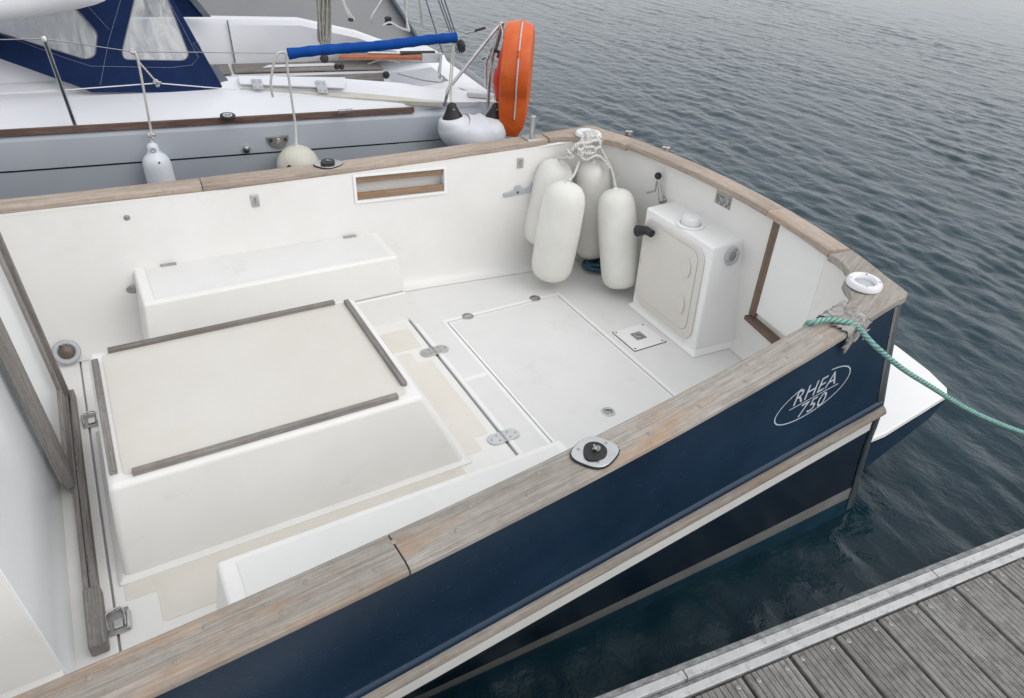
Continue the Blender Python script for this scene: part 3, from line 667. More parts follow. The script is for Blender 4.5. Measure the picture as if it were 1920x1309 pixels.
for t in (1.9, -0.6, 4.0): disc('screw', p + Vector((0.05 * math.cos(t), -0.018, 0.045 * math.sin(t) + 0.01)), (0.15, -0.85, 0.5), 0.005, 0.003, DARK, f, 8)

# ---- side benches
def bench(side):
    f = lambda dy: YC + side * dy
    xa, xb, zt = 0.03, 1.285, 0.375
    bk = lambda x: ho(x) - 0.152
    # upper shell and lower plinth parted by a thin joint
    def shell(name, za, zb, da, db, xo, mat, bev):
        P = []
        for z, dfr in ((za, da), (zb, db)):
            o = xo * (1 - z / zt)
            P += [(xa - 0.02 - o, f(dfr), z), (xb + o, f(dfr), z), (xb + o, f(bk(xb) - 0.02 * (z < 0.2)), z), (xa - 0.02 - o, f(bk(xa)), z)]
        return hexa(name, P, mat, boat, bev, 3)
    shell('bench', 0.168, zt, 0.768, 0.815, 0.045, GEL, 0.014)
    shell('bench_plinth', -0.03, 0.165, 0.735, 0.766, 0.045, GEL, 0.012)
    xA, xB = xa + 0.035, xb - 0.04
    P = [Vector((xA, f(0.845), zt)), Vector((xB, f(0.845), zt)), Vector((xB, f(bk(xB) - 0.03), zt)), Vector((xA, f(bk(xA) - 0.03), zt))]
    l = prism('bench_lid_pad', P, (0, 0, 0.003), SKIDG, boat)
    for x in (0.17, 1.12):
        hy = sw(x, zt).y - YC - 0.014; bar('lid_hinge', (x - 0.035, f(hy), zt + 0.007), (x + 0.04, f(hy - 0.004), zt + 0.007), 0.016, 0.010, STEELD, boat)
bench(1); bench(-1)

# ---- engine box
eb = [(-0.288, 1.952, -0.03), (1.095, 1.952, -0.03), (1.095, 2.821, -0.03), (-0.288, 2.821, -0.03), (-0.235, 1.972, 0.43), (0.885, 1.972, 0.43), (0.885, 2.802, 0.43), (-0.235, 2.802, 0.43)]
hexa('engine_box', eb, GEL, boat, 0.022, 4)
hexa('engine_box_foot', [(-0.31, 1.928, 0.0006), (1.112, 1.928, 0.0006), (1.112, 2.842, 0.0006), (-0.31, 2.842, 0.0006), (-0.288, 1.95, 0.018), (1.08, 1.95, 0.018), (1.08, 2.82, 0.018), (-0.288, 2.82, 0.018)], GEL, boat, 0.009, 3)
pad('engine_lid_pad', [(-0.185, 2.012), (0.835, 2.012), (0.835, 2.765), (-0.185, 2.765)], CREAM, 0.4302, 0.003, 0.02)
zt = 0.4405
def lidbar(a, b):
    bar('teak_trim', a, b, 0.024, 0.020, TEAKG, boat, bevel=0.0025)
lidbar((-0.158, 2.005, zt), (0.79, 2.005, zt)); lidbar((-0.16, 2.772, zt), (0.79, 2.772, zt))
lidbar((0.842, 2.06, zt), (0.842, 2.76, zt)); lidbar((-0.212, 2.03, zt), (-0.212, 2.72, zt))

# ---- fold-down latches beside the engine box
for px, py, rot in ((222, 1166, 1), (172, 788, -1)):
    c = Z(px, py, 0.003)
    b = box('latch_plate', c.x - 0.035, c.x + 0.035, c.y - 0.05, c.y + 0.05, 0.0025, 0.006, STEELD, boat, 0.003)
    tube('latch_bail', [c + Vector(v) for v in ((-0.03, -0.03, 0.012), (-0.034, 0.03, 0.014), (-0.018, 0.045, 0.015), (0.012, 0.045, 0.015), (0.022, 0.02, 0.013), (0.022, -0.03, 0.012))], 0.0035, STEEL, b, k=4)
    tube('latch_roller', [c + Vector((0.03, -0.045, 0.012)), c + Vector((0.034, 0.02, 0.012))], 0.008, STEEL, b)
    box('latch_hook', c.x - 0.015, c.x + 0.015, c.y - 0.03, c.y + 0.005, 0.006, 0.014, STEEL, b, 0.003)

# ---- stern console (pump / shower locker)
cb = [(2.615, 2.14, 0.002), (2.96, 2.115, 0.002), (2.95, 2.76, 0.002), (2.625, 2.715, 0.002), (2.655, 2.232, 0.62), (2.935, 2.245, 0.62), (2.93, 2.80, 0.62), (2.655, 2.785, 0.62)]
con = hexa('stern_console', [(x, y, z if z > 0.1 else -0.03) for x, y, z in cb], GELB, boat, 0.013, 4)
foot = [(2.585, 2.112, 0.001), (2.94, 2.09, 0.001), (2.93, 2.785, 0.001), (2.595, 2.742, 0.001), (2.617, 2.145, 0.026), (2.93, 2.125, 0.026), (2.92, 2.75, 0.026), (2.627, 2.71, 0.026)]
hexa('console_foot', foot, GELB, boat, 0.012, 4)
def cf(s, t, off=0.0):                                      # console front face: s across (0 near .. 1 far), t up
    a = Vector(cb[0]).lerp(Vector(cb[3]), s); b = Vector(cb[4]).lerp(Vector(cb[7]), s); return a.lerp(b, t) + Vector((-off, 0, off * 0.06))
def rrect(f, s0, s1, t0, t1, r, off):
    out = []; asp = 0.56 / 0.62
    for (cs, ct, a0) in ((s1 - r, t1 - r * asp, 0), (s0 + r, t1 - r * asp, 90), (s0 + r, t0 + r * asp, 180), (s1 - r, t0 + r * asp, 270)):
        for k in range(6):
            a = math.radians(a0 + 90 * k / 5); out.append(f(cs + r * math.cos(a), ct + r * asp * math.sin(a), off))
    return out
prism('locker_door_frame', rrect(cf, 0.075, 0.975, 0.075, 0.94, 0.13, 0.0), (-0.010, 0, 0), CREAM, boat, bevel=0.005)
prism('locker_door_gap', rrect(cf, 0.145, 0.945, 0.145, 0.90, 0.10, 0.0102), (-0.0008, 0, 0), GREYP, boat)
dr = prism('locker_door', rrect(cf, 0.150, 0.940, 0.150, 0.895, 0.097, 0.0105), (-0.004, 0, 0), CREAM, boat, bevel=0.002)
for t in (0.36, 0.70):
    c = cf(0.27, t, 0.0145); a = cf(0.27, t + 0.065, 0.0145)
    up = (a - c); sd_ = cf(0.35, t, 0.0145) - c
    prism('door_grip', [c + sd_ * math.cos(q) * 0.72 + up * max(math.sin(q), -0.7) * 1.45 for q in np.linspace(0, 2 * math.pi, 18, endpoint=False)], (-0.011, 0, 0.0), CREAM, dr, bevel=0.004)
    bar('grip_lip', c - sd_ * 0.45 - up * 0.8 + Vector((-0.007, 0, 0)), c + sd_ * 0.45 - up * 0.8 + Vector((-0.007, 0, 0)), 0.004, 0.008, CREAM, dr)
for t in (0.50, 0.66): bar('door_hinge', cf(0.955, t - 0.02, 0.012), cf(0.955, t + 0.02, 0.012), 0.01, 0.006, CREAM, dr, up=(1, 0, 0))
# cap, cowl hollow and outlet
cc = Vector((2.735, 2.505, 0.6215))
ring('cap_recess', cc, (0, 0, 1), 0.058, 0.082, 0.006, GELB, boat)
lathe('filler_cap', [(0.052, 0), (0.052, 0.026), (0.049, 0.042), (0.044, 0.047), (0.0, 0.048)], cc, (0, 0, 1), WPLAST, boat, 24)
# outlet on the near side
oc = X(1370, 479, 2.80); oc.y = 2.232 - (0.62 - oc.z) * 0.15
f = ring('outlet_flange', oc + Vector((0, 0.002, 0)), (0, -1, 0.14), 0.026, 0.052, 0.012, GREYP, boat)
disc('outlet_mouth', oc + Vector((0, -0.002, 0)), (0, -1, 0.14), 0.026, 0.004, STEELD, f)
for t in (1.4, 3.6, 5.6): disc('screw', oc + Vector((0.04 * math.cos(t), -0.0105, 0.04 * math.sin(t))), (0, -1, 0.14), 0.004, 0.003, DARK, f, 8)
# black handle on the far side, lever with ball knob on the transom
h0 = X(1212, 432, 2.60); h1 = X(1196, 433, 2.585)
tube('black_handle', [h0 + Vector((0, -0.05, 0)), h0, h1 + (h1 - h0) * 0.1], lambda i, n: (0.022, 0.024, 0.034)[i], BLACK, boat, 14)
lb = X(1240, 376, 2.83); lt = X(1234, 330, 2.80)
tube('lever_arm', [lb, lb.lerp(lt, 0.5), lt], lambda i, n: (0.014, 0.010, 0.007)[i], STEEL, boat, 10)
lathe('lever_knob', [(0.0, -0.021)] + [(0.021 * math.cos(a), 0.021 * math.sin(a)) for a in np.linspace(-1.4, 1.4, 11)] + [(0.0, 0.021)], lt, lt - lb, BLACK, boat, 18)
tube('lever_crank', [lt - Vector((0, 0, 0.03)), X(1228, 358, 2.79), X(1212, 362, 2.77)], 0.006, STEELD, boat, 8)
tube('lever_hub', [lb + Vector((0.0, 0.02, -0.01)), lb + Vector((0.06, -0.02, 0.015))], 0.019, STEELD, boat, 14)

# ---- transom: rating plate, door with teak edging
def tw(dy, z, off=0.0):                                    # point on the transom inner wall
    tx = 2.875 - 0.16 * dy * dy; bx = 2.925 - 0.12 * dy * dy; return Vector((lerp(bx, tx, z / 0.83) - off, YC + dy, z))
def twp(px, py):
    x = 2.85
    for _ in range(30):
        p = X(px, py, x); x = 0.5 * x + 0.5 * tw(p.y - YC, p.z).x
    return p
def twquad(name, c, w, h, t, mat, par, off=0.0005):
    a = [(c.y - YC - w / 2, c.z - h / 2), (c.y - YC + w / 2, c.z - h / 2), (c.y - YC + w / 2, c.z + h / 2), (c.y - YC - w / 2, c.z + h / 2)]
    P = [tw(d, z, off) for d, z in a]; Q = [tw(d, z, off + t) for d, z in a]
    return hexa(name, P + Q, mat, par, 0.001)
rp_ = twp(1357, 373)
lab = twquad('rating_plate', rp_, 0.115, 0.085, 0.003, STEELD, boat)
twquad('plate_print', rp_ + Vector((0, 0, -0.012)), 0.105, 0.05, 0.0008, LABELM, lab, 0.0037)
def twbar(name, a, b, w, h, mat): bar(name, a, b, w, h, mat, boat, up=(1, 0, 0))
pa = twp(1462, 414); pb = twp(1414, 590)
twbar('door_edging', pa + Vector((-0.012, 0, 0.01)), pb + Vector((-0.012, 0, 0.0)), 0.044, 0.022, TEAKB)
sa = twp(1408, 590); sb = sa + Vector((-0.13, -0.66, 0.004))
bar('door_sill', sa + Vector((-0.02, 0, -0.006)), sb + Vector((-0.02, 0, -0.006)), 0.052, 0.026, TEAKB, boat)
d0 = pa.y - YC - 0.02; d1 = -0.70
P = [tw(d0, 0.285, 0.004), tw(d1, 0.285, 0.004), tw(d1, 0.815, 0.004), tw(d0, 0.815, 0.004)]
hexa('transom_door', P + [p + Vector((-0.012, 0, 0)) for p in P], GELB, boat, 0.003)
P = [tw(-0.708, 0.285, 0.002), tw(-0.98, 0.285, 0.002), tw(-0.98, 0.815, 0.002), tw(-0.708, 0.815, 0.002)]
hexa('quarter_panel', P + [p + Vector((-0.012, 0.004, 0)) for p in P], GEL, boat, 0.003)
# stainless boarding-rail ends outside the transom
for px, py in ((1178, 246), (1248, 276)):
    c = Z(px, py, 0.885)
    for k, dd in enumerate((-0.022, 0.018)):
        f = tube('rail_end', [c + Vector((0.01 * k, dd, -0.12)), c + Vector((0.01 * k, dd, 0.006 - 0.012 * k))], 0.015, STEEL, boat, 12)
# rod holder socket on the far rail
c = Vector((2.20, 0, 0)); c = Z(997, 259, zg(2.24) + 0.003); 
f = hexa('socket_plate', [c + Vector(v) for v in ((-0.055, -0.045, 0), (0.055, -0.055, 0), (0.055, 0.04, 0), (-0.055, 0.05, 0), (-0.05, -0.04, 0.008), (0.05, -0.05, 0.008), (0.05, 0.035, 0.008), (-0.05, 0.045, 0.008))], STEELD, boat, 0.002)
tube('rod_socket', [c + Vector((0, 0, 0.005)), c + Vector((0.004, 0.006, 0.13))], 0.017, STEEL, boat, 14)

# ---- fairleads and deck plates on the rail
def fairlead(c, sgn):
    f = ring('fairlead', c, (0, 0, 1), 0.042, 0.072, 0.022, WPLAST, boat, 32, 1.12, (0.9, 0.45 * sgn, 0))
    disc('fairlead_throat', c + Vector((0, 0, 0.0015)), (0, 0, 1), 0.043, 0.003, GREYP, f, 24, 1.12, (0.9, 0.45 * sgn, 0))
    for t in (0.6, 2.3, 3.9, 5.5): disc('screw', c + Vector((0.06 * math.cos(t), 0.056 * math.sin(t), 0.0205)), (0, 0, 1), 0.006, 0.0016, STEELD, f, 10)
    return f
fl = Vector((2.632, 1.393, zg(2.63) + 0.003)); fairlead(fl, 1)
ff = Vector((2.618, 2 * YC - 1.40, zg(2.62) + 0.003)); fairlead(ff, -1)
def plate(c, near):
    pts = []
    for k in range(28):
        t = 2 * math.pi * k / 28; r = 0.066 * (1 / (abs(math.cos(t)) ** 3 + abs(math.sin(t)) ** 3) ** (1 / 3))
        pts.append(c + Vector((r * math.cos(t + 0.5) * 1.1, r * math.sin(t + 0.5) * 0.92, 0.0006)))
    b = prism('plate_gasket', pts, (0, 0, 0.004), BLACK, boat, bevel=0.001)
    pts2 = [c + (p - c) * 0.955 + Vector((0, 0, 0.004)) for p in pts]
    s = prism('deck_plate', pts2, (0, 0, 0.005), STEEL, boat, bevel=0.002)
    drop = []
    for k in range(24):
        t = 2 * math.pi * k / 24; r = 0.036 * (1 + 0.38 * max(0, math.cos(t - 3.6)) ** 6); drop.append(c + Vector((r * math.cos(t), r * math.sin(t), 0.0098)))
    prism('rubber_cover', drop, (0, 0, 0.006 if near else 0.014), BLACK, s, bevel=0.002)
    tubes('cover_knot', [knot(c + Vector((0.0, 0.0, 0.022)), 0.011, (0.2, 0.1, 1), 22)], 0.004, STEELD, s, 6)
    for t in (0.3, 2.5, 4.3): disc('screw', c + Vector((0.053 * math.cos(t), 0.047 * math.sin(t), 0.0088)), (0, 0, 1), 0.006, 0.0012, STEELD, s, 10)
plate(Vector((1.072, 1.139, zg(1.07) + 0.0003)), True); plate(Vector((1.074, 2 * YC - 1.125, zg(1.07) + 0.0003)), False)

# ---- wheelhouse: aft face with sliding doors, side wall, roof
def xb(z): return -0.40 - 0.034 * (z - 0.05)
def bq(name, y0, y1, z0, z1, x_off, t, mat, bev=0.004):
    P = []
    for z in (z0, z1):
        x = xb(z) + x_off; P += [(x - t, y0, z), (x, y0, z), (x, y1, z), (x - t, y1, z)]
    return hexa(name, P, mat, boat, bev, long=(0, 0, 1) if (z1 - z0) > (y1 - y0) else (0, 1, 0))
bq('bulkhead_panel', 1.585, 2.56, 0.0, 2.0, -0.055, 0.03, DOORW)
bq('sliding_door', 2.53, 3.06, 0.10, 1.9, -0.012, 0.018, DOORW)
bq('door_stile', 2.455, 2.545, 0.055, 1.9, 0.006, 0.035, TEAKB.copy() if False else TEAKG)
bq('door_stile', 3.050, 3.080, 0.055, 1.9, 0.004, 0.03, TEAKG)
bq('door_jamb', 3.094, 3.118, 0.03, 1.9, 0.022, 0.024, TEAKG)
bq('door_bottom_rail', 2.545, 3.045, 0.055, 0.125, 0.006, 0.035, TEAKG)
box('door_track', -0.405, -0.388, 1.69, 3.13, 0.002, 0.05, TEAKG, boat, 0.002); box('door_track', -0.380, -0.362, 1.69, 3.13, 0.002, 0.05, TEAKG, boat, 0.002)
box('track_groove', -0.388, -0.380, 1.9, 3.12, 0.002, 0.03, STEEL, boat, 0)
box('track_end_block', -0.407, -0.354, 1.685, 1.93, 0.003, 0.058, TEAKG, boat, 0.006)
P = []
hexa('wheelhouse_side', [(-2.2, 1.56, 0.0), (xb(0) - 0.058, 1.578, 0.0), (xb(0) - 0.06, 1.592, 0.0), (-2.2, 1.60, 0.0), (-2.2, 1.60, 2.0), (xb(2) - 0.058, 1.578, 2.0), (xb(2) - 0.06, 1.592, 2.0), (-2.2, 1.64, 2.0)], GEL, boat, 0.006)
hexa('wheelhouse_side', [(-2.2, 3.17, 0.0), (xb(0) - 0.05, 3.13, 0.0), (xb(0) - 0.05, 3.17, 0.0), (-2.2, 3.21, 0.0), (-2.2, 3.13, 2.0), (xb(2) - 0.05, 3.11, 2.0), (xb(2) - 0.05, 3.15, 2.0), (-2.2, 3.17, 2.0)], GEL, boat, 0.006)
box('wheelhouse_roof', -2.3, -0.38, 1.5, 3.26, 2.0, 2.05, GELB, boat, 0.02, 3)
box('side_deck', -2.2, -0.46, YC - 1.2, 1.59, 0.12, 0.14, GEL, boat, 0)
box('side_deck', -2.2, -0.62, 3.17, YC + 1.2, -0.012, 0.004, GEL, boat, 0)

# ---- lettering on the near topside: RHEA 750 in a worn ellipse
def hp(s, t, off=0.002):                                   # s metres aft, t metres up, along the sheer of the hull
    x = 2.222 + s; z = 0.55 + t * 0.84 + 0.012 * s; return Vector((x, YC - half(x, z) - off, z))
lt_ = []
def text_obj(body, size, s0, t0, shear, sq=1.0):
    cu = bpy.data.curves.new('lettering', 'FONT'); cu.body = body; cu.size = size; cu.shear = shear; cu.align_x = 'CENTER'; cu.space_character = 1.04
    cu.resolution_u = 4
    o = bpy.data.objects.new('tmp', cu); COL.objects.link(o); dg = bpy.context.evaluated_depsgraph_get(); dg.update()
    me = bpy.data.meshes.new_from_object(o.evaluated_get(dg)); bpy.data.objects.remove(o)
    V = [hp(s0 + v.co.x * sq, t0 + v.co.y) for v in me.vertices]; F = [tuple(p.vertices) for p in me.polygons]
    bpy.data.meshes.remove(me)
    return M('lettering', V, F, DECAL, boat)
text_obj('RHEA', 0.122, -0.004, 0.004, 0.08, 0.92); text_obj('750', 0.112, 0.008, -0.098, 0.12, 1.08)
def ell(t0, t1, k, w=0.0035, name='emblem_ring'):
    V = []; 
    for i in range(k + 1):
        t = lerp(t0, t1, i / k); a, b = 0.240, 0.112
        for q in (-w, w): V.append(hp((a + q) * math.cos(t) , (b + q) * math.sin(t) + 0.05 * math.cos(t) * 0.3, 0.0015))
    return M(name, V, [(2 * i, 2 * i + 1, 2 * i + 3, 2 * i + 2) for i in range(k)], DECAL, boat)
ell(math.radians(118), math.radians(360 + 72), 60)
V = [hp(-0.155, -0.008), hp(0.17, -0.008), hp(0.17, -0.0135), hp(-0.155, -0.0135)]; M('emblem_underline', V, [(0, 1, 2, 3)], DECAL, boat)

# ================================================================== FENDERS IN THE STERN CORNER
FPROF = [(0.0, 0.012), (0.12, 0.006), (0.45, 0.0), (0.68, 0.014), (0.84, 0.042), (0.94, 0.085), (0.985, 0.14), (1.0, 0.22), (1.01, 0.5), (0.985, 0.74), (0.95, 0.83), (0.87, 0.90), (0.72, 0.95), (0.5, 0.98), (0.2, 0.995), (0.0, 0.998)]
def fender(label, top, bot, r, rope, tail=False):
    top, bot = Vector(top), Vector(bot); ax = top - bot; L = ax.length
    t = thing('fender', label, 'fender', tuple(bot), 'white fenders hung in the stern corner')
    lathe('fender_body', [(r * a, h * L) for a, h in FPROF], bot, ax, FEND, t, 32, 60)
    lathe('end_eye', [(0.02, L - 0.012), (0.014, L + 0.004), (0.006, L + 0.008)], bot, ax, FEND, t, 14)
    tube('lanyard', [top + ax.normalized() * 0.01] + [Vector(p) for p in rope], 0.0085, ROPEW, t, 8, k=6)
    if tail: tube('rope_tail', [bot + ax.normalized() * 0.01, bot - ax.normalized() * 0.03 + Vector((0.002, 0, 0))], 0.007, ROPED, t, 7)
    return t
S1 = Vector((0, 0, 1))
ly = 3.26
fender('white sausage fender nearest the far cockpit wall, half behind another', Y(1046, 300, 3.345), Y(1011, 455, 3.345), 0.118, [Y(1063, 296, 3.27), Y(1069, 288, 3.25), Y(1083, 275, 3.27), ff + Vector((-0.07, -0.05, 0.02)), ff + Vector((-0.01, 0, 0.01))])
fender('white sausage fender at the back of the cluster, tucked into the stern corner', Y(1113, 302, 3.28), Y(1108, 478, 3.27), 0.113, [Y(1104, 288, 3.24), Y(1096, 276, 3.27), ff + Vector((-0.06, -0.06, 0.02)), ff + Vector((0, -0.01, 0.01))])
fender('white sausage fender leaning in front, with a short rope tail at its foot', Y(1064, 343, 3.08), Y(1031, 519, 3.10), 0.130, [Y(1076, 328, 3.14), Y(1085, 305, 3.2), Y(1092, 280, 3.26), ff + Vector((-0.05, -0.07, 0.02)), ff + Vector((0.01, -0.01, 0.01))], True)
fender('white sausage fender standing closest to the stern console', X(1154, 353, 2.60), X(1164, 537, 2.63), 0.118, [Y(1148, 322, 3.12), Y(1138, 300, 3.2), Y(1120, 268, 3.28), ff + Vector((-0.02, -0.08, 0.022)), ff + Vector((0.015, 0.0, 0.01))])
lash = []
for k in range(6):
    o = Vector((-0.028 + 0.014 * k, 0.006 * (k % 2), 0))
    lash.append([ff + o + Vector((0, 0.02, -0.01)), ff + o + Vector((-0.01, -0.02, 0.026)), ff + o + Vector((-0.04, -0.085, 0.022)), ff + o + Vector((-0.06, -0.115, -0.02)), ff + o + Vector((-0.05, -0.11, -0.075))])
lash.append([Y(1072, 283, 3.2) , Y(1082, 270, 3.2), Y(1100, 268, 3.2), Y(1120, 263, 3.22), Y(1124, 275, 3.22), Y(1108, 282, 3.2), Y(1094, 291, 3.2), Y(1080, 290, 3.2), Y(1078, 278, 3.22)])
lash.append([Y(1086, 292, 3.19), Y(1098, 300, 3.19), Y(1116, 292, 3.19), Y(1132, 300, 3.2), Y(1143, 318, 3.15)])
lash.append([Y(1092, 262, 3.21), Y(1096, 276, 3.19), Y(1112, 276, 3.19), Y(1114, 286, 3.19), Y(1098, 288, 3.19), Y(1094, 282, 3.2)])
V, F, uv = [], [], []
for i, pl in enumerate(lash):
    v, f, u = tube_data(crom(pl, 6), 0.0095, 8); o = len(V); V += v; uv += u; F += [tuple(a + o for a in q) for q in f]
for c, r in ((Y(1069, 288, 3.21), 0.024), (Y(1088, 284, 3.18), 0.022), (Y(1122, 262, 3.24), 0.022)):
    v, f, u = tube_data(knot(c, r, (0.4, -1, 0.4), 36), 0.009, 8, True); o = len(V); V += v; uv += u; F += [tuple(a + o for a in q) for q in f]
tag(M('fender_lashing', V, F, ROPEW, None, uv=uv, smooth=60), 'tangle of white rope lashing the fenders to the far fairlead', 'rope')
c = Z(1122, 490, 0.055)
V, F, uv = [], [], []
for k in range(5):
    a = 0.035 + 0.012 * k
    v, f, u = tube_data([c + Vector((a * 1.5 * math.cos(t) + 0.004 * k, a * math.sin(t), 0.012 * (k % 3) - 0.03 + 0.008 * math.sin(3 * t + k))) for t in np.linspace(0, 6.28, 22, endpoint=False)], 0.014, 8, True)
    o = len(V); V += v; uv += u; F += [tuple(x + o for x in q) for q in f]
tag(M('rope_coil', V, F, TEALB, None, uv=uv, smooth=60), 'dark teal rope coil on the cockpit floor behind the white fenders', 'rope')

# ================================================================== MOORING LINE AND CHAFE CLOTH
zc = zg(2.3)
pts = [Vector((2.25, 1.36, zc - 0.22)), Vector((2.25, 1.345, zc - 0.05)), Z(1522, 605, zc + 0.010), Z(1548, 600, zc + 0.019), Z(1580, 603, zc + 0.018), Z(1606, 612, zc + 0.008)]
pts += [Y(1640, 648, 1.10), Y(1690, 690, 1.03), Y(1745, 725, 0.97), Y(1810, 765, 0.90), Y(1870, 793, 0.84), Y(1930, 815, 0.79), Y(2050, 855, 0.70), Y(2200, 890, 0.60)]
tag(tube('mooring_rope', pts, 0.0104, ROPET, None, 12, k=10), 'teal mooring rope leading from the near stern corner out to the right', 'rope')
def cloth():
    rows = []; nx, ny = 26, 22
    pa_, pb_ = Z(1545, 612, zc), Z(1602, 606, zc)
    for i in range(nx + 1):
        s = i / nx; row = []
        x = lerp(2.285, 2.44, s)
        for j in range(ny + 1):
            t = j / ny
            yo = YC - ho(x); yi = yo + CW
            w = 0.02 * math.sin(7 * s + 3) + 0.012 * math.sin(17 * s + 1)
            d = lerp(-0.075 + w, CW + 0.04 + 0.02 * math.sin(9 * s), t)      # distance inboard of the outer edge
            if d < -0.004: p = Vector((x, yo - 0.010, zg(x) - 0.006 - (-d) * 0.95))
            elif d > CW: p = Vector((x, yi + 0.006, zg(x) - 0.004 - (d - CW)))
            else: p = Vector((x, yo + d, zg(x) + 0.004))
            b = 0.004 * math.sin(23 * s + 11 * t) + 0.005 * math.sin(13 * t - 19 * s) + rng.normal(0, 0.0016)
            if i in (0, nx): p.x += rng.normal(0, 0.012)
            row.append(p + Vector((0, -0.2 * b, abs(b))))
        rows.append(row)
    V, F = grid(rows); F = [f for f in F if not (rng.random() < 0.18 and (f[0] // (ny + 1) in (0, 1, nx - 1, nx - 2)))]
    o = M('chafe_cloth', V, F, CLOTH, None, smooth=70); s = o.modifiers.new('thick', 'SOLIDIFY'); s.thickness = 0.003; s.offset = 0
    tag(o, 'frayed grey cloth wrapped over the teak rail under the teal mooring rope', 'cloth')
cloth()

# ================================================================== GREY SAILING YACHT ALONGSIDE
BO = Vector((0.71, 4.97, 0)); BA = math.radians(-6); BU = Vector((math.cos(BA), math.sin(BA), 0)); BV_ = Vector((-math.sin(BA), math.cos(BA), 0))
def W(u, v, z): return BO + BU * u + BV_ * v + Vector((0, 0, z))
def V_(px, py, v): return PL(px, py, W(0, v, 0), BV_)
yacht = thing('sailing_yacht', 'sailing yacht with silver grey hull, white deck and navy spray hood', 'yacht', tuple(W(0, 1.3, ZW)))
Y_ = yacht
US = [-3.2, -2.2, -1.2, -0.5, 0.0, 0.5, 1.0, 1.45, 1.8, 2.05, 2.2]
def hv(u): return 0.085 + 0.035 * max(0, u - 1.2) ** 2 + (0.06 * (u + 1.2) ** 2 if u < -1.2 else 0)       # hull side, plan curve
def tz(u): return 0.58 - 0.012 * (max(0, u - 1.2)) ** 2
def yband(name, za, zb, va, vb, mat):
    rows = [[W(u, hv(u) + va, tz(u) - 0.6 + za) for u in US], [W(u, hv(u) + va * 0.5 + vb * 0.5 - 0.006, tz(u) - 0.6 + (za + zb) / 2) for u in US], [W(u, hv(u) + vb, tz(u) - 0.6 + zb) for u in US]]
    V, F = grid(rows); return M(name, V, F, mat, Y_, smooth=40)
rows = [[W(u, hv(u) + a, tz(u) + b) for u in US] for a, b in ((0.05, 0.012), (0.02, 0.006), (0.004, -0.012), (-0.004, -0.03))]
V, F = grid(rows); M('gunwale_edge', V, F, YGREY, Y_, smooth=60)
yband('hull_side', 0.57, 0.392, -0.004, -0.012, YGREY); yband('hull_groove', 0.392, 0.378, 0.004, 0.004, DARK)
yband('hull_side', 0.378, 0.0, -0.008, 0.03, YGREY); yband('hull_side', 0.0, -0.8, 0.03, 0.25, YGREY)
# transom
rows = []
for z in np.linspace(0.6, -0.8, 8):
    rows.append([W(2.2 - 0.18 * (0.6 - z) - 0.10 * abs(2 * t - 1) ** 2.5 + 0.1, hv(2.2) + 0.02 + t * 2.36, z) for t in np.linspace(0, 1, 13)])
V, F = grid(rows); M('transom', V, F, YWHITE, Y_, smooth=40)
# deck, coamings and cockpit as one lofted white moulding
stn = [  # u, crease(v,z), coaming crest(v,z), inner edge(v,z), seat v/z, far seat v, far inner(v,z), far crest(v,z)
    (-3.2, (0.66, 0.66), (0.74, 0.72), (0.80, 0.72)), (-1.2, (0.66, 0.68), (0.72, 0.74), (0.80, 0.74)), (-0.2, (0.60, 0.69), (0.66, 0.75), (0.72, 0.752)), (0.25, (0.52, 0.69), (0.565, 0.745), (0.63, 0.748)),
    (0.95, (0.335, 0.672), (0.44, 0.74), (0.51, 0.745)), (1.42, (0.17, 0.66), (0.33, 0.712), (0.42, 0.715)), (1.66, (0.12, 0.652), (0.26, 0.675), (0.36, 0.68)), (1.95, (0.15, 0.63), (0.30, 0.64), (0.40, 0.64)), (2.22, (0.2, 0.60), (0.30, 0.605), (0.40, 0.605))]
rows = []
for u, cr, ct, ie in stn:
    fw = (u < 1.7)
    zf = 0.22 if fw else ie[1] - 0.03
    fz = 0.88 if u < 1.2 else lerp(0.88, 0.62, min(1, (u - 1.2) / 0.9)); fv = 2.10 if u < 0.8 else lerp(2.10, 1.62, min(1, (u - 0.8) / 0.9))
    ze = 0.50 if fw else min(zf + 0.01, 0.5)
    r = [W(u, hv(u) + 0.05, tz(u) + 0.012), W(u, lerp(hv(u), cr[0], 0.55), lerp(tz(u), cr[1], 0.6) + 0.02), W(u, cr[0] - 0.03, cr[1] - 0.004), W(u, cr[0], cr[1]), W(u, lerp(cr[0], ct[0], 0.6), lerp(cr[1], ct[1], 0.75)), W(u, *ct), W(u, *ie), W(u, ie[0] + 0.03, ie[1] - 0.02)]
    if fw: r += [W(u, 0.78, 0.50), W(u, 1.02, 0.49), W(u, 1.04, zf), W(u, 1.55, zf), W(u, 1.58, 0.49), W(u, 1.98, 0.50), W(u, fv - 0.05, fz - 0.05), W(u, fv - 0.015, fz - 0.01), W(u, fv + 0.03, fz), W(u, fv + 0.12, fz - 0.01), W(u, fv + 0.2, 0.64), W(u, 2.55, 0.60)]
    else:
        a = ie[0] + 0.03; zz = ie[1] - 0.02
        r += [W(u, lerp(a, fv - 0.05, t), zz) for t in (0.15, 0.3, 0.4, 0.55, 0.7, 0.85, 1.0)] + [W(u, fv - 0.01, fz - 0.02), W(u, fv + 0.03, fz), W(u, fv + 0.12, fz - 0.01), W(u, fv + 0.2, 0.61), W(u, 2.45, 0.58)]
    rows.append(r)
V, F = grid(rows); M('deck_moulding', V, F, YWHITE, Y_, smooth=32)
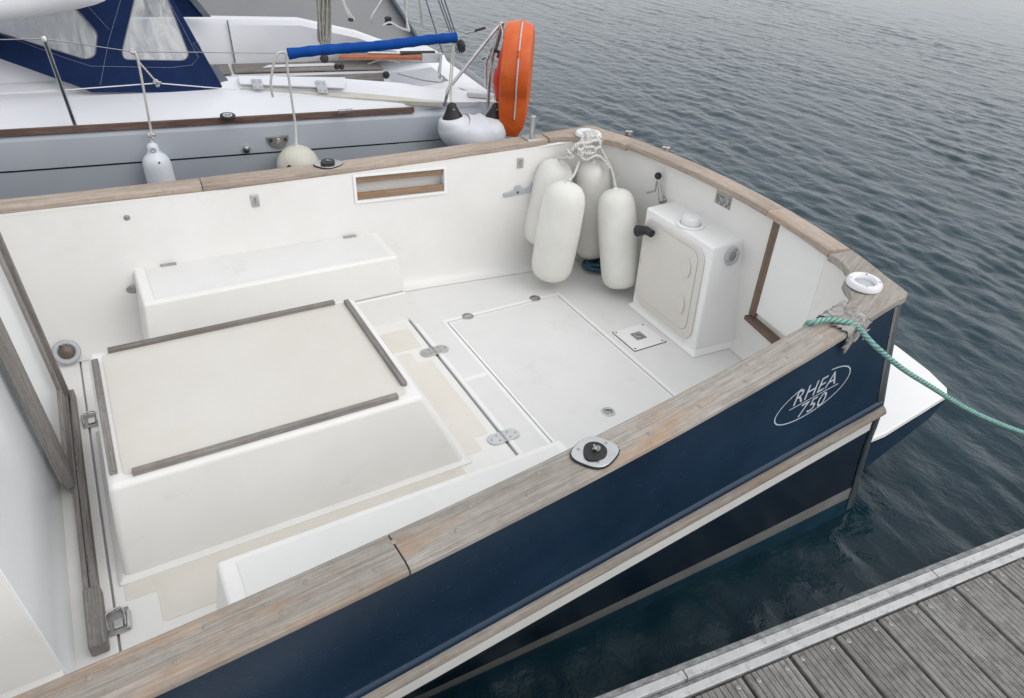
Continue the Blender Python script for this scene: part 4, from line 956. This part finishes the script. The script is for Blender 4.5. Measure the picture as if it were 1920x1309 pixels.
# crease shade painted as a beige strip along the coaming foot
P0 = [W(-0.05, 0.505, 0.706), W(0.5, 0.405, 0.702), W(0.95, 0.285, 0.692), W(1.35, 0.15, 0.681), W(1.62, 0.09, 0.668)]
cn = ((P0[-1] - P0[0]).cross(BV_ * -1 - S1 * 0.12)).normalized()
if cn.z < 0: cn = -cn
cpt = W(0.25, 0.50, 0.692)
cs = [PL(*q, cpt, cn) + cn * 0.006 for q in ((450, 167), (560, 170), (640, 173), (720, 180), (830, 191), (830, 194), (760, 191), (690, 187), (620, 181), (560, 174))]
prism('coaming_shade_strip', cs, -cn * 0.03, CREASE, Y_)
# toe rail
path = [W(u, hv(u) + 0.008, tz(u) + 0.008) for u in np.linspace(-3.0, 1.42, 40)]
sweep('toe_rail', path, [(-0.014, 0), (-0.012, 0.036), (0.012, 0.036), (0.016, 0)], TEAKRED, Y_, 40)
# locker lid with two hinges on the coaming face
def cf2(u, t, off=0.0):
    for a, b in zip(stn[:-1], stn[1:]):
        if a[0] <= u <= b[0]:
            q = (u - a[0]) / (b[0] - a[0]); c1 = [lerp(a[1][i], b[1][i], q) for i in (0, 1)]; c2 = [lerp(a[2][i], b[2][i], q) for i in (0, 1)]
            return W(u, lerp(c1[0], c2[0], t) - off, lerp(c1[1], c2[1], t) + off * 0.9)
P = [cf2(u, t, 0.016) for u, t in ((0.24, 0.28), (0.96, 0.28), (0.99, 1.15), (0.24, 1.15))]
hexa('locker_lid', P + [p + Vector((0, -0.014, 0.013)) for p in P], YWHITE, Y_, 0.006)
for u in (0.36, 0.80):
    P = [cf2(u + a, t, 0.034) for a, t in ((-0.035, -0.25), (0.035, -0.25), (0.035, 0.75), (-0.035, 0.75))]
    h = hexa('lid_hinge', P + [p + Vector((0, -0.005, 0.006)) for p in P], GREYP, Y_, 0.003)
    for a, t in ((-0.018, 0.5), (0.018, 0.5), (-0.018, -0.05), (0.018, -0.05)): disc('screw', cf2(u + a, t, 0.042), (0, -0.7, 0.7), 0.006, 0.003, STEELD, h, 8)
# far seats with grey teak
for a, b in ((-0.2, 0.28), (0.31, 1.62)):
    M('seat_teak', [W(a, 1.70, 0.504), W(b, 1.66, 0.504), W(b, 1.96, 0.507), W(a, 1.96, 0.507)] + [W(a, 1.70, 0.518), W(b, 1.66, 0.518), W(b, 1.96, 0.521), W(a, 1.96, 0.521)], [(0, 3, 2, 1), (4, 5, 6, 7), (0, 1, 5, 4), (1, 2, 6, 5), (2, 3, 7, 6), (3, 0, 4, 7)], TEAKG, Y_, uvf=axes_uv(BU), bevel=0.003)
M('seat_pad', [W(0.55, 1.78, 0.524), W(1.25, 1.78, 0.524), W(1.20, 1.87, 0.525), W(0.62, 1.87, 0.525)], [(0, 1, 2, 3)], YWHITE, Y_)
bar('coaming_joint', V_(426, 38, 2.025), V_(441, 118, 1.96), 0.012, 0.004, SLATE, Y_, up=(0, 1, 0))
for a in (0.3, 1.05): bar('seat_front_teak', W(a - 0.45 if a < 1 else a - 0.42, 1.575, 0.46), W(a + 0.28 if a < 1 else a + 0.55, 1.575, 0.46), 0.02, 0.075, TEAKG, Y_)
# winches, tiller, knobs
tl = Z(635, 107, 0.80); tr = Z(790, 107, 0.80)
tube('tiller', [tl, tl.lerp(tr, 0.5), tr], lambda i, n: (0.018, 0.022, 0.026)[i], VARN, Y_, 10)
hexa('tiller_head', [tr + BU * a + BV_ * b + S1 * c for c in (-0.045, 0.03) for a, b in ((0, -0.02), (0.17, -0.025), (0.17, 0.025), (0, 0.02))], GREYP, Y_, 0.006)
tube('tiller_extension', [Z(690, 99, 0.83), Z(752, 100, 0.83)], 0.010, STEEL, Y_, 8); tube('extension_grip', [Z(750, 100, 0.83), Z(815, 99, 0.83)], 0.017, BLACK, Y_, 10)
tube('rudder_post', [Z(827, 100, 0.84), Z(824, 146, 0.62)], 0.012, STEEL, Y_, 8)
lathe('cockpit_knob', [(0.02, 0), (0.03, 0.01), (0.034, 0.03), (0.02, 0.05), (0.014, 0.06)], V_(722, 140, 1.5), (0, -1, 0.1), BLACK, Y_, 16)
for px in (631, 640):
    lathe('jam_block', [(0.022, 0), (0.024, 0.025), (0.012, 0.04)], V_(px, 127, 1.45), (0, -0.6, 0.8), BLACK, Y_, 14)
# skin fittings on the grey hull and deck vent
p = V_(462, 279, hv(-0.0) - 0.012); lathe('hull_vent', [(0.028, 0), (0.024, 0.02), (0.0, 0.03)], p, -BV_, STEEL, Y_, 16)
p = V_(521, 264, hv(0.4) - 0.012)
f = prism('hull_fairlead', [p + BU * a + S1 * b for a, b in ((-0.075, 0.035), (0.075, 0.04), (0.07, 0.0), (0.045, -0.035), (0.0, -0.05), (-0.045, -0.035), (-0.07, 0.0))], -BV_ * 0.018, STEELD, Y_, bevel=0.004)
disc('fairlead_slot', p - BV_ * 0.019, -BV_, 0.026, 0.004, STEEL, f, 18, 0.65, BU); 
for a in (-0.048, 0.05): disc('screw', p - BV_ * 0.019 + BU * a + S1 * 0.012, -BV_, 0.012, 0.004, DARK, f, 12)
p = Z(427, 218, 0.64); f = disc('deck_vent', p, (0, -0.12, 1), 0.05, 0.008, BLACK, Y_, 26)
ring('vent_ring', p + S1 * 0.007, (0, -0.12, 1), 0.018, 0.031, 0.004, GREYP, f); disc('vent_centre', p + S1 * 0.008, (0, -0.12, 1), 0.009, 0.004, GREYP, f)
p = Z(650, 210, 0.64); box('deck_cleat', p.x - 0.06, p.x + 0.05, p.y - 0.012, p.y + 0.012, p.z - 0.01, p.z + 0.02, STEELD, Y_, 0.008)
# ---- spray hood: near side panel leaning inward, with two clear windows
HP = W(0, 0.55, 0.70); HN = (BV_ * -1.0 + S1 * 0.30).normalized()
def hd(px, py, off=0.0): return PL(px, py, HP, HN) + HN * off
def rounded(pts, r=0.02, k=5):
    out = []; n = len(pts)
    for i in range(n):
        p, a, b = pts[i], pts[i - 1], pts[(i + 1) % n]; ra = min(r, (a - p).length * 0.45); rb = min(r, (b - p).length * 0.45)
        da, db = p + (a - p).normalized() * ra, p + (b - p).normalized() * rb
        for j in range(k): s = j / (k - 1); out.append(da * (1 - s) ** 2 + p * 2 * s * (1 - s) + db * s * s)
    return out
sil = [hd(*q) for q in ((-420, -60), (-120, 66), (0, 110), (140, 160), (172, 173), (402, 173), (417, 163), (300, -46), (250, -135), (-200, -135))]
w1 = rounded([hd(*q) for q in ((-190, -12), (0, 62), (162, 112), (179, 105), (183, 62), (150, 24), (60, -60), (-120, -70))], 0.03)
w2 = rounded([hd(*q) for q in ((233, 112), (346, 114), (355, 103), (300, -40), (262, -44), (228, 98))], 0.03)
hood = thing('x', 'x', 'x', (0, 0, 0)); bpy.data.objects.remove(hood)
def panel_with_holes(name, outer, holes, off, mat, parent):
    bm = bmesh.new(); loops = []
    for lp in [outer] + holes:
        vs_ = [bm.verts.new(p + HN * off - ORG[parent]) for p in lp]; loops.append([bm.edges.new((vs_[i], vs_[(i + 1) % len(vs_)])) for i in range(len(vs_))])
    bmesh.ops.triangle_fill(bm, edges=[e for l in loops for e in l], use_beauty=True, normal=HN)
    me = bpy.data.meshes.new(name); bm.to_mesh(me); bm.free(); me.materials.append(mat)
    o = bpy.data.objects.new(name, me); link(o, parent); ORG[o] = ORG[parent]
    s = o.modifiers.new('thick', 'SOLIDIFY'); s.thickness = 0.008; s.offset = -1
    return o
hood = panel_with_holes('spray_hood', sil, [w1, w2], 0.0, CANVAS, Y_)
for w in (w1, w2):
    M('clear_window', [p - HN * 0.004 for p in w], [tuple(range(len(w)))], VINYL, hood)
    tube('window_binding', [p + HN * 0.002 for p in w], 0.0035, SLATE, hood, 6, True)
tubes('stitching', [[hd(*q, 0.003) for q in l] for l in (((228, -6), (203, 80), (188, 160)), ((165, 12), (205, 56)), ((-10, 60), (120, 108), (170, 124), (320, 127), (360, 122), (372, 108), (310, -10)), ((362, 82), (380, 102), (372, 78), (362, 82)))], 0.0014, STITCH, hood, 4)
prism('hood_strap', [hd(*q, -0.01) for q in ((392, 130), (400, 172), (436, 172), (440, 166), (405, 120))], -HN * 0.006, SLATE, Y_)
tube('strap_eye', [V_(440, 172, 0.52) + Vector((0.014 * math.cos(t), 0, 0.014 * math.sin(t))) for t in np.linspace(0, 6, 12)], 0.004, STEEL, Y_, 6)
# far side of the hood, cabin behind it and roof cloth
HV2 = 1.95
fs = [V_(*q, HV2) for q in ((318, 32), (395, 32), (360, -6), (330, -60), (120, -60), (150, 32))]
prism('hood_far_side', fs, BV_ * 0.008, CANVAS, Y_)
prism('hood_far_strap', [V_(*q, HV2 - 0.03) for q in ((366, -4), (396, 32), (382, 32), (352, -4))], BV_ * 0.008, SLATE, Y_)
rowsT = [[p for p in (sil[7], sil[8], sil[9])], [sil[7].lerp(fs[2], 0.5) + S1 * 0.16, sil[8].lerp(fs[3], 0.5) + S1 * 0.2, sil[9].lerp(fs[4], 0.5) + S1 * 0.2], [fs[2] + S1 * 0.06, fs[3], fs[4]]]
V, F = grid(rowsT); M('hood_top', V, F, CANVAS, Y_, smooth=60)
hexa('coachroof', [W(-3.2, 0.72, 0.7), W(-0.62, 0.70, 0.7), W(-0.62, 1.9, 0.7), W(-3.2, 1.9, 0.7), W(-3.2, 0.80, 0.98), W(-0.66, 0.78, 0.95), W(-0.66, 1.82, 0.95), W(-3.2, 1.8, 0.98)], YWHITE, Y_, 0.05, 4)
# unidentified white rounded shape, unsupported above the side deck at the forward end
aw = []
for a, b, c in ((0, 42, 0.30), (60, 33, 0.30), (110, 24, 0.30), (150, 16, 0.30), (178, 9, 0.31), (196, 2, 0.33), (207, -8, 0.36)): aw.append(V_(a, b, c))
lowl = [V_(-420, 96, 0.30), V_(-200, 70, 0.30)] + aw
rows = []
for j, t in enumerate(np.linspace(0, 1, 8)):
    an = math.pi * 0.62 * t
    rows.append([p + Vector((0, 0.36 * (1 - math.cos(an)) / 1.4, 0.34 * math.sin(an) * (1.0 if i < len(lowl) - 3 else (0.95, 0.8, 0.55)[i - len(lowl) + 3]))) - BU * (0.22 * t * (1 if i > len(lowl) - 6 else 0)) for i, p in enumerate(lowl)])
V, F = grid(rows); o = M('white_rounded_shape', V, F, YWHITE, Y_, smooth=70); s = o.modifiers.new('thick', 'SOLIDIFY'); s.thickness = 0.01; s.offset = 1
# ---- stanchion, lifelines, pushpit
tube('stanchion', [W(-0.81, 0.12, 0.60), V_(84, 76, 0.05)], 0.0125, STEEL, Y_, 10); st = V_(83, 73, 0.05)
lathe('stanchion_cap', [(0.017, -0.014), (0.017, 0.004), (0.010, 0.016), (0.0, 0.018)], st, S1, STEEL, Y_, 12)
ca = V_(540, 100, 0.05); cb_ = V_(855, 70, 0.05); pt = V_(941, 43, 0.05); mid = V_(248, 97, 0.05)
tube('lifeline', [V_(-420, 82, 0.05), st, mid, ca, cb_, pt], 0.0032, STEEL, Y_, 6)
low = V_(295, 156, 0.05)
tube('lower_lifeline', [V_(-420, 204, 0.05), W(-0.81, 0.11, 0.84), low, V_(438, 168, 0.30)], 0.004, WPLAST, Y_, 6)
tubes('lifeline_knot', [knot(mid, 0.014, (1, 0, 0), 24), [mid, V_(262, 118, 0.04), low], knot(low, 0.022, (0.3, 1, 0.2), 30)], 0.0055, ROPEW, Y_, 6)
pb1 = W(1.67, 0.10, 0.62)
rail = [pb1, V_(837, 182, 0.05), V_(842, 165, 0.05), V_(858, 145, 0.05), V_(900, 92, 0.05), V_(932, 52, 0.06), V_(942, 44, 0.10), V_(938, 62, 0.35), V_(926, 100, 0.8), V_(905, 110, 1.2)]
tube('pushpit', rail, 0.0125, STEEL, Y_, 10, k=6)
tube('pushpit_leg', [V_(937, 52, 0.06), V_(925, 100, 0.07), V_(917, 160, 0.08), V_(915, 205, 0.10)], 0.0125, STEEL, Y_, 10, k=4)
tube('pushpit_leg', [V_(922, 88, 0.5), V_(913, 112, 0.5), V_(911, 130, 0.5), V_(911, 164, 0.5)], 0.0125, STEEL, Y_, 10, k=4)
tube('tensioner', [V_(872, 62, 0.05), V_(891, 58, 0.05)], 0.006, STEELD, Y_, 8); tube('tensioner_sleeve', [V_(890, 58, 0.05), V_(910, 52, 0.05)], 0.009, BLACK, Y_, 8)
tube('stern_line', [V_(938, 185, 0.05), V_(925, 200, 0.04), V_(903, 232, 0.0)], 0.005, BLACK, Y_, 6)
# mainsheet tackle with a hanging coil, backstay tackle at the stern
vm = 1.0
coil = []
for k in range(13):
    xx = 592 + 2.6 * k; off = 0.02 * math.sin(k * 2.1)
    coil.append([V_(606 + 0.3 * k, -160, vm + off), V_(xx - 1, -90, vm + off), V_(xx + rng.normal(0, 1.5), -30, vm + off), V_(xx + rng.normal(0, 2), 30, vm + off), V_(lerp(xx, 608, 0.25), 70 + rng.normal(0, 5), vm + off), V_(lerp(xx, 608, 0.6), 82 + rng.normal(0, 4), vm + off), V_(612 + rng.normal(0, 4), 60, vm + off * 0.5), V_(606 + rng.normal(0, 6), 10, vm)])
bt_ = V_(608, -168, vm); tube('boom', [bt_ + BU * 0.5, bt_, bt_ - BU * 4.2 + S1 * 0.06], 0.055, ALU, Y_, 14)
tubes('mainsheet_coil', coil, 0.0065, ROPED, Y_, 6, 4)
tubes('mainsheet', [[V_(a + 3, -165, vm), V_(a, 40, vm), V_(b, 112, vm)] for a, b in ((600, 601), (605, 606), (612, 612), (617, 615))], 0.006, ROPED, Y_, 6)
lathe('mainsheet_block', [(0.012, -0.02), (0.032, -0.012), (0.036, 0.0), (0.032, 0.012), (0.012, 0.02)], V_(608, 110, vm), (0, -1, 0.2), BLACK, Y_, 16)
tubes('backstay_tackle', [[V_(lerp(b, a, 4.2), 100 - 160 * 4.2, 1.05), V_(a, -60, 0.9), V_(b, 100, 0.85)] for a, b in ((800, 858), (806, 862), (814, 866), (780, 830))], 0.006, SLATE, Y_, 6)
lathe('backstay_block', [(0.01, -0.05), (0.03, -0.03), (0.035, 0.0), (0.03, 0.04), (0.01, 0.055)], V_(865, 86, 0.85), (0.2, 0, -1), BLACK, Y_, 14)
for l_ in ([[V_(695, 45, 1.9), V_(697, 32, 1.9), V_(712, 8, 1.9), V_(735, -30, 1.9)], [V_(764, 55, 1.9), V_(762, 20, 1.9), V_(752, -40, 1.9)], [V_(791, 55, 1.6), V_(788, 10, 1.6), V_(780, -30, 1.6)]]): tube('far_rail', l_, 0.0125, STEEL, Y_, 8, k=4)
for l_ in ([[V_(662, 38, 1.9), V_(650, 22, 1.9), V_(634, -20, 1.9)], [V_(664, 38, 1.9), V_(646, 8, 1.9), V_(642, -20, 1.9)], [V_(718, 47, 1.85), V_(732, 42, 1.85), V_(750, 52, 1.8), V_(768, 58, 1.7)], [V_(768, 58, 1.7), V_(762, 30, 1.8), V_(764, -20, 1.8)]]): tube('far_rope', l_, 0.009, ROPEW, Y_, 7, k=4)
lathe('far_winch', [(0.04, 0), (0.03, 0.03), (0.035, 0.06), (0.015, 0.07)], V_(728, 46, 1.9), S1, BLACK, Y_, 16)
lathe('far_block', [(0.02, 0), (0.03, 0.015), (0.015, 0.03)], V_(658, 40, 1.9), S1, BLACK, Y_, 12)
tubes('cockpit_lines', [[V_(745, 138, 1.2), V_(790, 150, 1.0), V_(830, 156, 0.8), V_(880, 172, 0.4)], [V_(820, 92, 0.9), V_(838, 86, 0.9), V_(858, 92, 0.9), V_(842, 97, 0.9), V_(822, 94, 0.9)], [V_(690, 120, 1.4), V_(720, 112, 1.2), V_(752, 119, 1.1)], [V_(828, 110, 0.9), V_(822, 135, 0.9), V_(835, 146, 0.9)]], 0.006, ROPED, Y_, 6, 4)
prism('stern_gate_step', [V_(880, 176, 0.22), V_(925, 180, 0.22), V_(925, 185, 0.2), V_(880, 182, 0.2)], BV_ * 0.05, GREYP, Y_)

# ---- blue padded sleeve over the lifeline
tag(tube('lifeline_sleeve', [ca.lerp(cb_, t) + S1 * (-0.004 + 0.004 * math.sin(9 * t)) for t in np.linspace(0.0, 1.0, 34)], lambda i, n: (0.034 + 0.0022 * math.sin(i * 1.9)) * (1.12 if i in (0, n - 1) else 1), ROYAL, None, 18), 'bright blue padded sleeve wrapped round the yacht lifeline', 'padding')
# ---- fenders hung from the yacht
FY = 'fenders hung along the grey yacht'
c = V_(297, 338, hv(-0.4) - 0.11)
f1 = thing('fender', 'slim white fender with tapered neck against the grey yacht hull', 'fender', tuple(c + S1 * -0.28), FY)
a0 = V_(284, 268, hv(-0.4) - 0.09); a1 = c + S1 * -0.27 + BU * 0.025; ax = (a0 - a1); L = ax.length
lathe('fender_body', [(0.0, 0), (0.05, 0.01), (0.078, 0.06), (0.090, 0.14), (0.088, L - 0.15), (0.083, L - 0.115), (0.068, L - 0.088), (0.046, L - 0.068), (0.036, L - 0.05), (0.036, L - 0.02), (0.022, L - 0.003), (0.0, L)], a1, ax, FENDB, f1, 26, 60)
ring('fender_eye', a0 - ax.normalized() * 0.036 - BV_ * 0.036, -BV_, 0.008, 0.018, 0.006, GREYP, f1)
disc('valve', a1 + ax * 0.80 - BV_ * 0.082 + BU * 0.02, -BV_, 0.006, 0.004, BLACK, f1, 8)
tube('lanyard', [a0 - ax.normalized() * 0.03, V_(283, 246, hv(-0.4) - 0.05), V_(276, 205, 0.03), V_(258, 110, 0.04), mid], 0.0075, ROPEW, f1, 8, k=5)
tubes('lanyard_knot', [knot(V_(284, 255, hv(-0.4) - 0.07), 0.02, BV_, 30)], 0.007, ROPEW, f1, 6)
c = V_(560, 312, hv(0.5) - 0.16)
f2 = thing('fender', 'round yellowed white ball fender against the grey yacht hull', 'fender', tuple(c + S1 * -0.2), FY)
lathe('fender_body', [(0.0, -0.26)] + [(0.148 * math.cos(a), -0.1 + 0.16 * math.sin(a)) for a in np.linspace(-1.45, 0, 9)] + [(0.148, 0.0)] + [(0.148 * math.cos(a), 0.0 + 0.150 * math.sin(a)) for a in np.linspace(0.1, 1.45, 12)] + [(0.014, 0.152), (0.012, 0.165), (0.0, 0.166)], c, S1, FENDC, f2, 32, 60)
tag_ = c - BV_ * 0.12 + BU * -0.085 + S1 * 0.055
prism('printed_mark', [tag_ + BU * a + S1 * b for a, b in ((-0.012, -0.004), (0.002, 0.008), (0.016, 0.002), (0.002, -0.01))], -BV_ * 0.012, BLACK, f2)
tube('lanyard', [c + S1 * 0.16, V_(554, 236, hv(0.5) - 0.08), V_(549, 200, 0.02), V_(537, 112, 0.03), V_(538, 102, 0.03), V_(530, 98, 0.03), V_(520, 102, 0.03), V_(513, 120, 0.03), V_(508, 150, 0.03), V_(509, 168, 0.03), V_(512, 182, 0.03)], 0.0085, ROPEW, f2, 8, k=5)
c0 = V_(848, 212, hv(1.7) - 0.16); c1 = V_(929, 212, hv(1.9) - 0.16); cm = (c0 + c1) / 2; du = (c1 - c0).normalized(); wd = (c1 - c0).length
f3 = thing('fender', 'fat white fender with two black ends hanging under the yacht stern rail', 'fender', tuple(cm + S1 * -0.3), FY)
pts = [c0 + S1 * -0.03, c0 + S1 * -0.075 + du * 0.01, c0 + S1 * -0.13 + du * 0.05, cm + S1 * -0.17, c1 + S1 * -0.13 - du * 0.05, c1 + S1 * -0.075 - du * 0.01, c1 + S1 * -0.03]
tube('fender_body', pts, lambda i, n: lerp(0.070, 0.150, math.sin(math.pi * i / (n - 1)) ** 0.6), FENDB, f3, 26, k=7)
for q, sg in ((c0, 1), (c1, -1)):
    lathe('black_end', [(0.102, -0.075), (0.088, -0.045), (0.060, 0.0), (0.042, 0.035), (0.034, 0.062), (0.018, 0.075), (0.0, 0.077)], q, S1 - du * 0.12 * sg, BLACK, f3, 22, 50, 0.8, BV_)
    ring('rope_eye', q + S1 * 0.028 - BV_ * 0.029, -BV_, 0.006, 0.012, 0.006, GREYP, f3, 14)
bprint = cm + S1 * -0.10 - BV_ * 0.148
tube('lanyard', [c0 + S1 * 0.03, V_(846, 175, 0.0), V_(850, 110, 0.03), V_(852, 72, 0.05)], 0.0055, ROPEW, f3, 7, k=5); tube('lanyard', [c0 + S1 * 0.03, V_(843, 165, 0.0), V_(846, 120, 0.03), V_(850, 72, 0.05)], 0.0055, ROPEW, f3, 7, k=5)
tube('lanyard', [c1 + S1 * 0.03, V_(932, 185, 0.03), V_(924, 130, 0.05), V_(913, 62, 0.05)], 0.0055, ROPEW, f3, 7, k=5)

# ---- horseshoe lifebuoy on the stern rail, with its red light
lbo = thing('lifebuoy', 'orange horseshoe lifebuoy hung on the yacht stern rail, seen edge on', 'lifebuoy', tuple(V_(962, 248, -0.02)))
tp = V_(958, 56, -0.02); bt = V_(960, 247, -0.02); Hh = tp.z - bt.z
nrm = (BU * 0.88 - BV_ * 0.47).normalized()                # flat face looks aft; the flank faces the camera
acr = S1.cross(nrm).normalized(); 
def shoe(off, sc=1.0, thick=0.5):
    out = []
    cen = bt + S1 * (Hh * 0.62) + nrm * off + acr * 0.06
    for t in np.linspace(-0.32, math.pi + 0.32, 26):
        out.append(cen + acr * (-math.cos(t) * 0.235 * sc) + S1 * (math.sin(t) * Hh * 0.34 * sc))
    l = [bt + acr * (0.06 - 0.20) + nrm * off + S1 * (Hh * q) for q in (0.02, 0.22, 0.42)]
    r = [bt + acr * (0.06 + 0.20) + nrm * off + S1 * (Hh * q) for q in (0.42, 0.22, 0.02)]
    return l + out + r
path = shoe(0)
prof = [(-0.072, -0.062), (-0.082, 0.0), (-0.072, 0.062), (-0.03, 0.078), (0.03, 0.078), (0.072, 0.062), (0.082, 0.0), (0.072, -0.062), (0.03, -0.078), (-0.03, -0.078)]
path = crom(path, 2); n_ = len(path); rows = []
for i, p in enumerate(path):
    t = (path[min(i + 1, n_ - 1)] - path[max(i - 1, 0)]).normalized(); rad_ = nrm.cross(t).normalized()
    sc = 1.0 if 3 < i < n_ - 4 else (0.45, 0.8, 0.95, 1.0)[min(i, n_ - 1 - i)]
    rows.append([p + nrm * a * sc * 1.4 + rad_ * b * sc for a, b in prof])
V, F = grid(rows, closed=True); m_ = len(prof); F += [tuple(range(m_)), tuple((n_ - 1) * m_ + j for j in reversed(range(m_)))]
M('buoy_body', V, F, BUOY, lbo, smooth=35)
gl = [p + nrm * 0.02 + (nrm.cross((path[min(i + 1, n_ - 1)] - path[max(i - 1, 0)]).normalized()).normalized()) * -0.082 for i, p in enumerate(path)]
gl2 = [p + nrm * 0.02 + (nrm.cross((path[min(i + 1, n_ - 1)] - path[max(i - 1, 0)]).normalized()).normalized()) * 0.083 for i, p in enumerate(path)]
tubes('grab_line', [gl[2:-2], gl2[2:-2]], 0.006, ROPEW, lbo, 6)
for fr_ in (0.28, 0.5, 0.72):
    i = int(n_ * fr_); 
    for g_ in (gl, gl2): tube('line_patch', [g_[i - 1], g_[i + 1]], 0.011, BUOY, lbo, 8)
rl = thing('rescue_light', 'red rescue light clipped beside the orange lifebuoy on the yacht rail', 'rescue light', tuple(V_(938, 182, -0.06)))
tube('light_body', [V_(945, 92, -0.10), V_(944, 98, -0.10), V_(939, 128, -0.09), V_(936, 150, -0.07)], lambda i, n: (0.020, 0.027, 0.028, 0.026)[i], RED, rl, 14)
tube('light_float', [V_(936, 128, -0.06), V_(935, 150, -0.06), V_(938, 168, -0.06), V_(934, 184, -0.05), V_(931, 190, -0.05)], lambda i, n: (0.03, 0.045, 0.046, 0.025, 0.008)[i], RED, rl, 14)
tube('clip', [V_(926, 94, 0.02), V_(936, 98, 0.0), V_(934, 108, -0.02)], 0.014, BLACK, rl, 8)
tubes('light_cord', [[V_(944, 92, -0.1), V_(942, 60, -0.02), V_(940, 48, 0.03)], [V_(928, 190, -0.02), V_(922, 150, 0.02), V_(920, 110, 0.04)]], 0.004, ROPEW, rl, 6)

# ================================================================== GREY YACHT BEYOND
far = thing('moored_yacht', 'pale grey hull of another yacht beyond the silver grey one', 'yacht', tuple(W(0.5, 5.2, ZW)))
def fp(px, py, v): return V_(px, py, v)
e0, e1 = V_(733, -2, 4.5), V_(772, 60, 4.5)
rows = []
for z in np.linspace(1.7, -0.8, 9):
    ue = 2.53 + (0.63 - z) * 0.7
    rows.append([W(lerp(-4, ue, t), 4.5 + 0.10 * (1.7 - z) * 0.4 + 0.12 * max(0, t - 0.7) ** 2, z) for t in np.linspace(0, 1, 20)])
V, F = grid(rows); M('hull_side', V, F, HGREY, far, smooth=40)
rows = [[W(2.53 + (0.63 - z) * 0.7 + 0.2 * math.sin(math.pi * t) , 4.5 + 2.2 * t, z) for t in np.linspace(0, 1, 9)] for z in np.linspace(1.7, -0.8, 7)]
V, F = grid(rows); M('transom', V, F, HGREY, far, smooth=40)
M('deck', [W(-4, 4.5, 1.7), W(1.78, 4.52, 1.7), W(1.78, 6.7, 1.7), W(-4, 6.7, 1.7)], [(0, 1, 2, 3)], YWHITE, far)
tube('stern_tube', [W(2.53 + (0.63 - z) * 0.7 + 0.01, 4.5, z) for z in (1.6, 0.8, 0.0, -0.5)], 0.03, SLATE, far, 8)
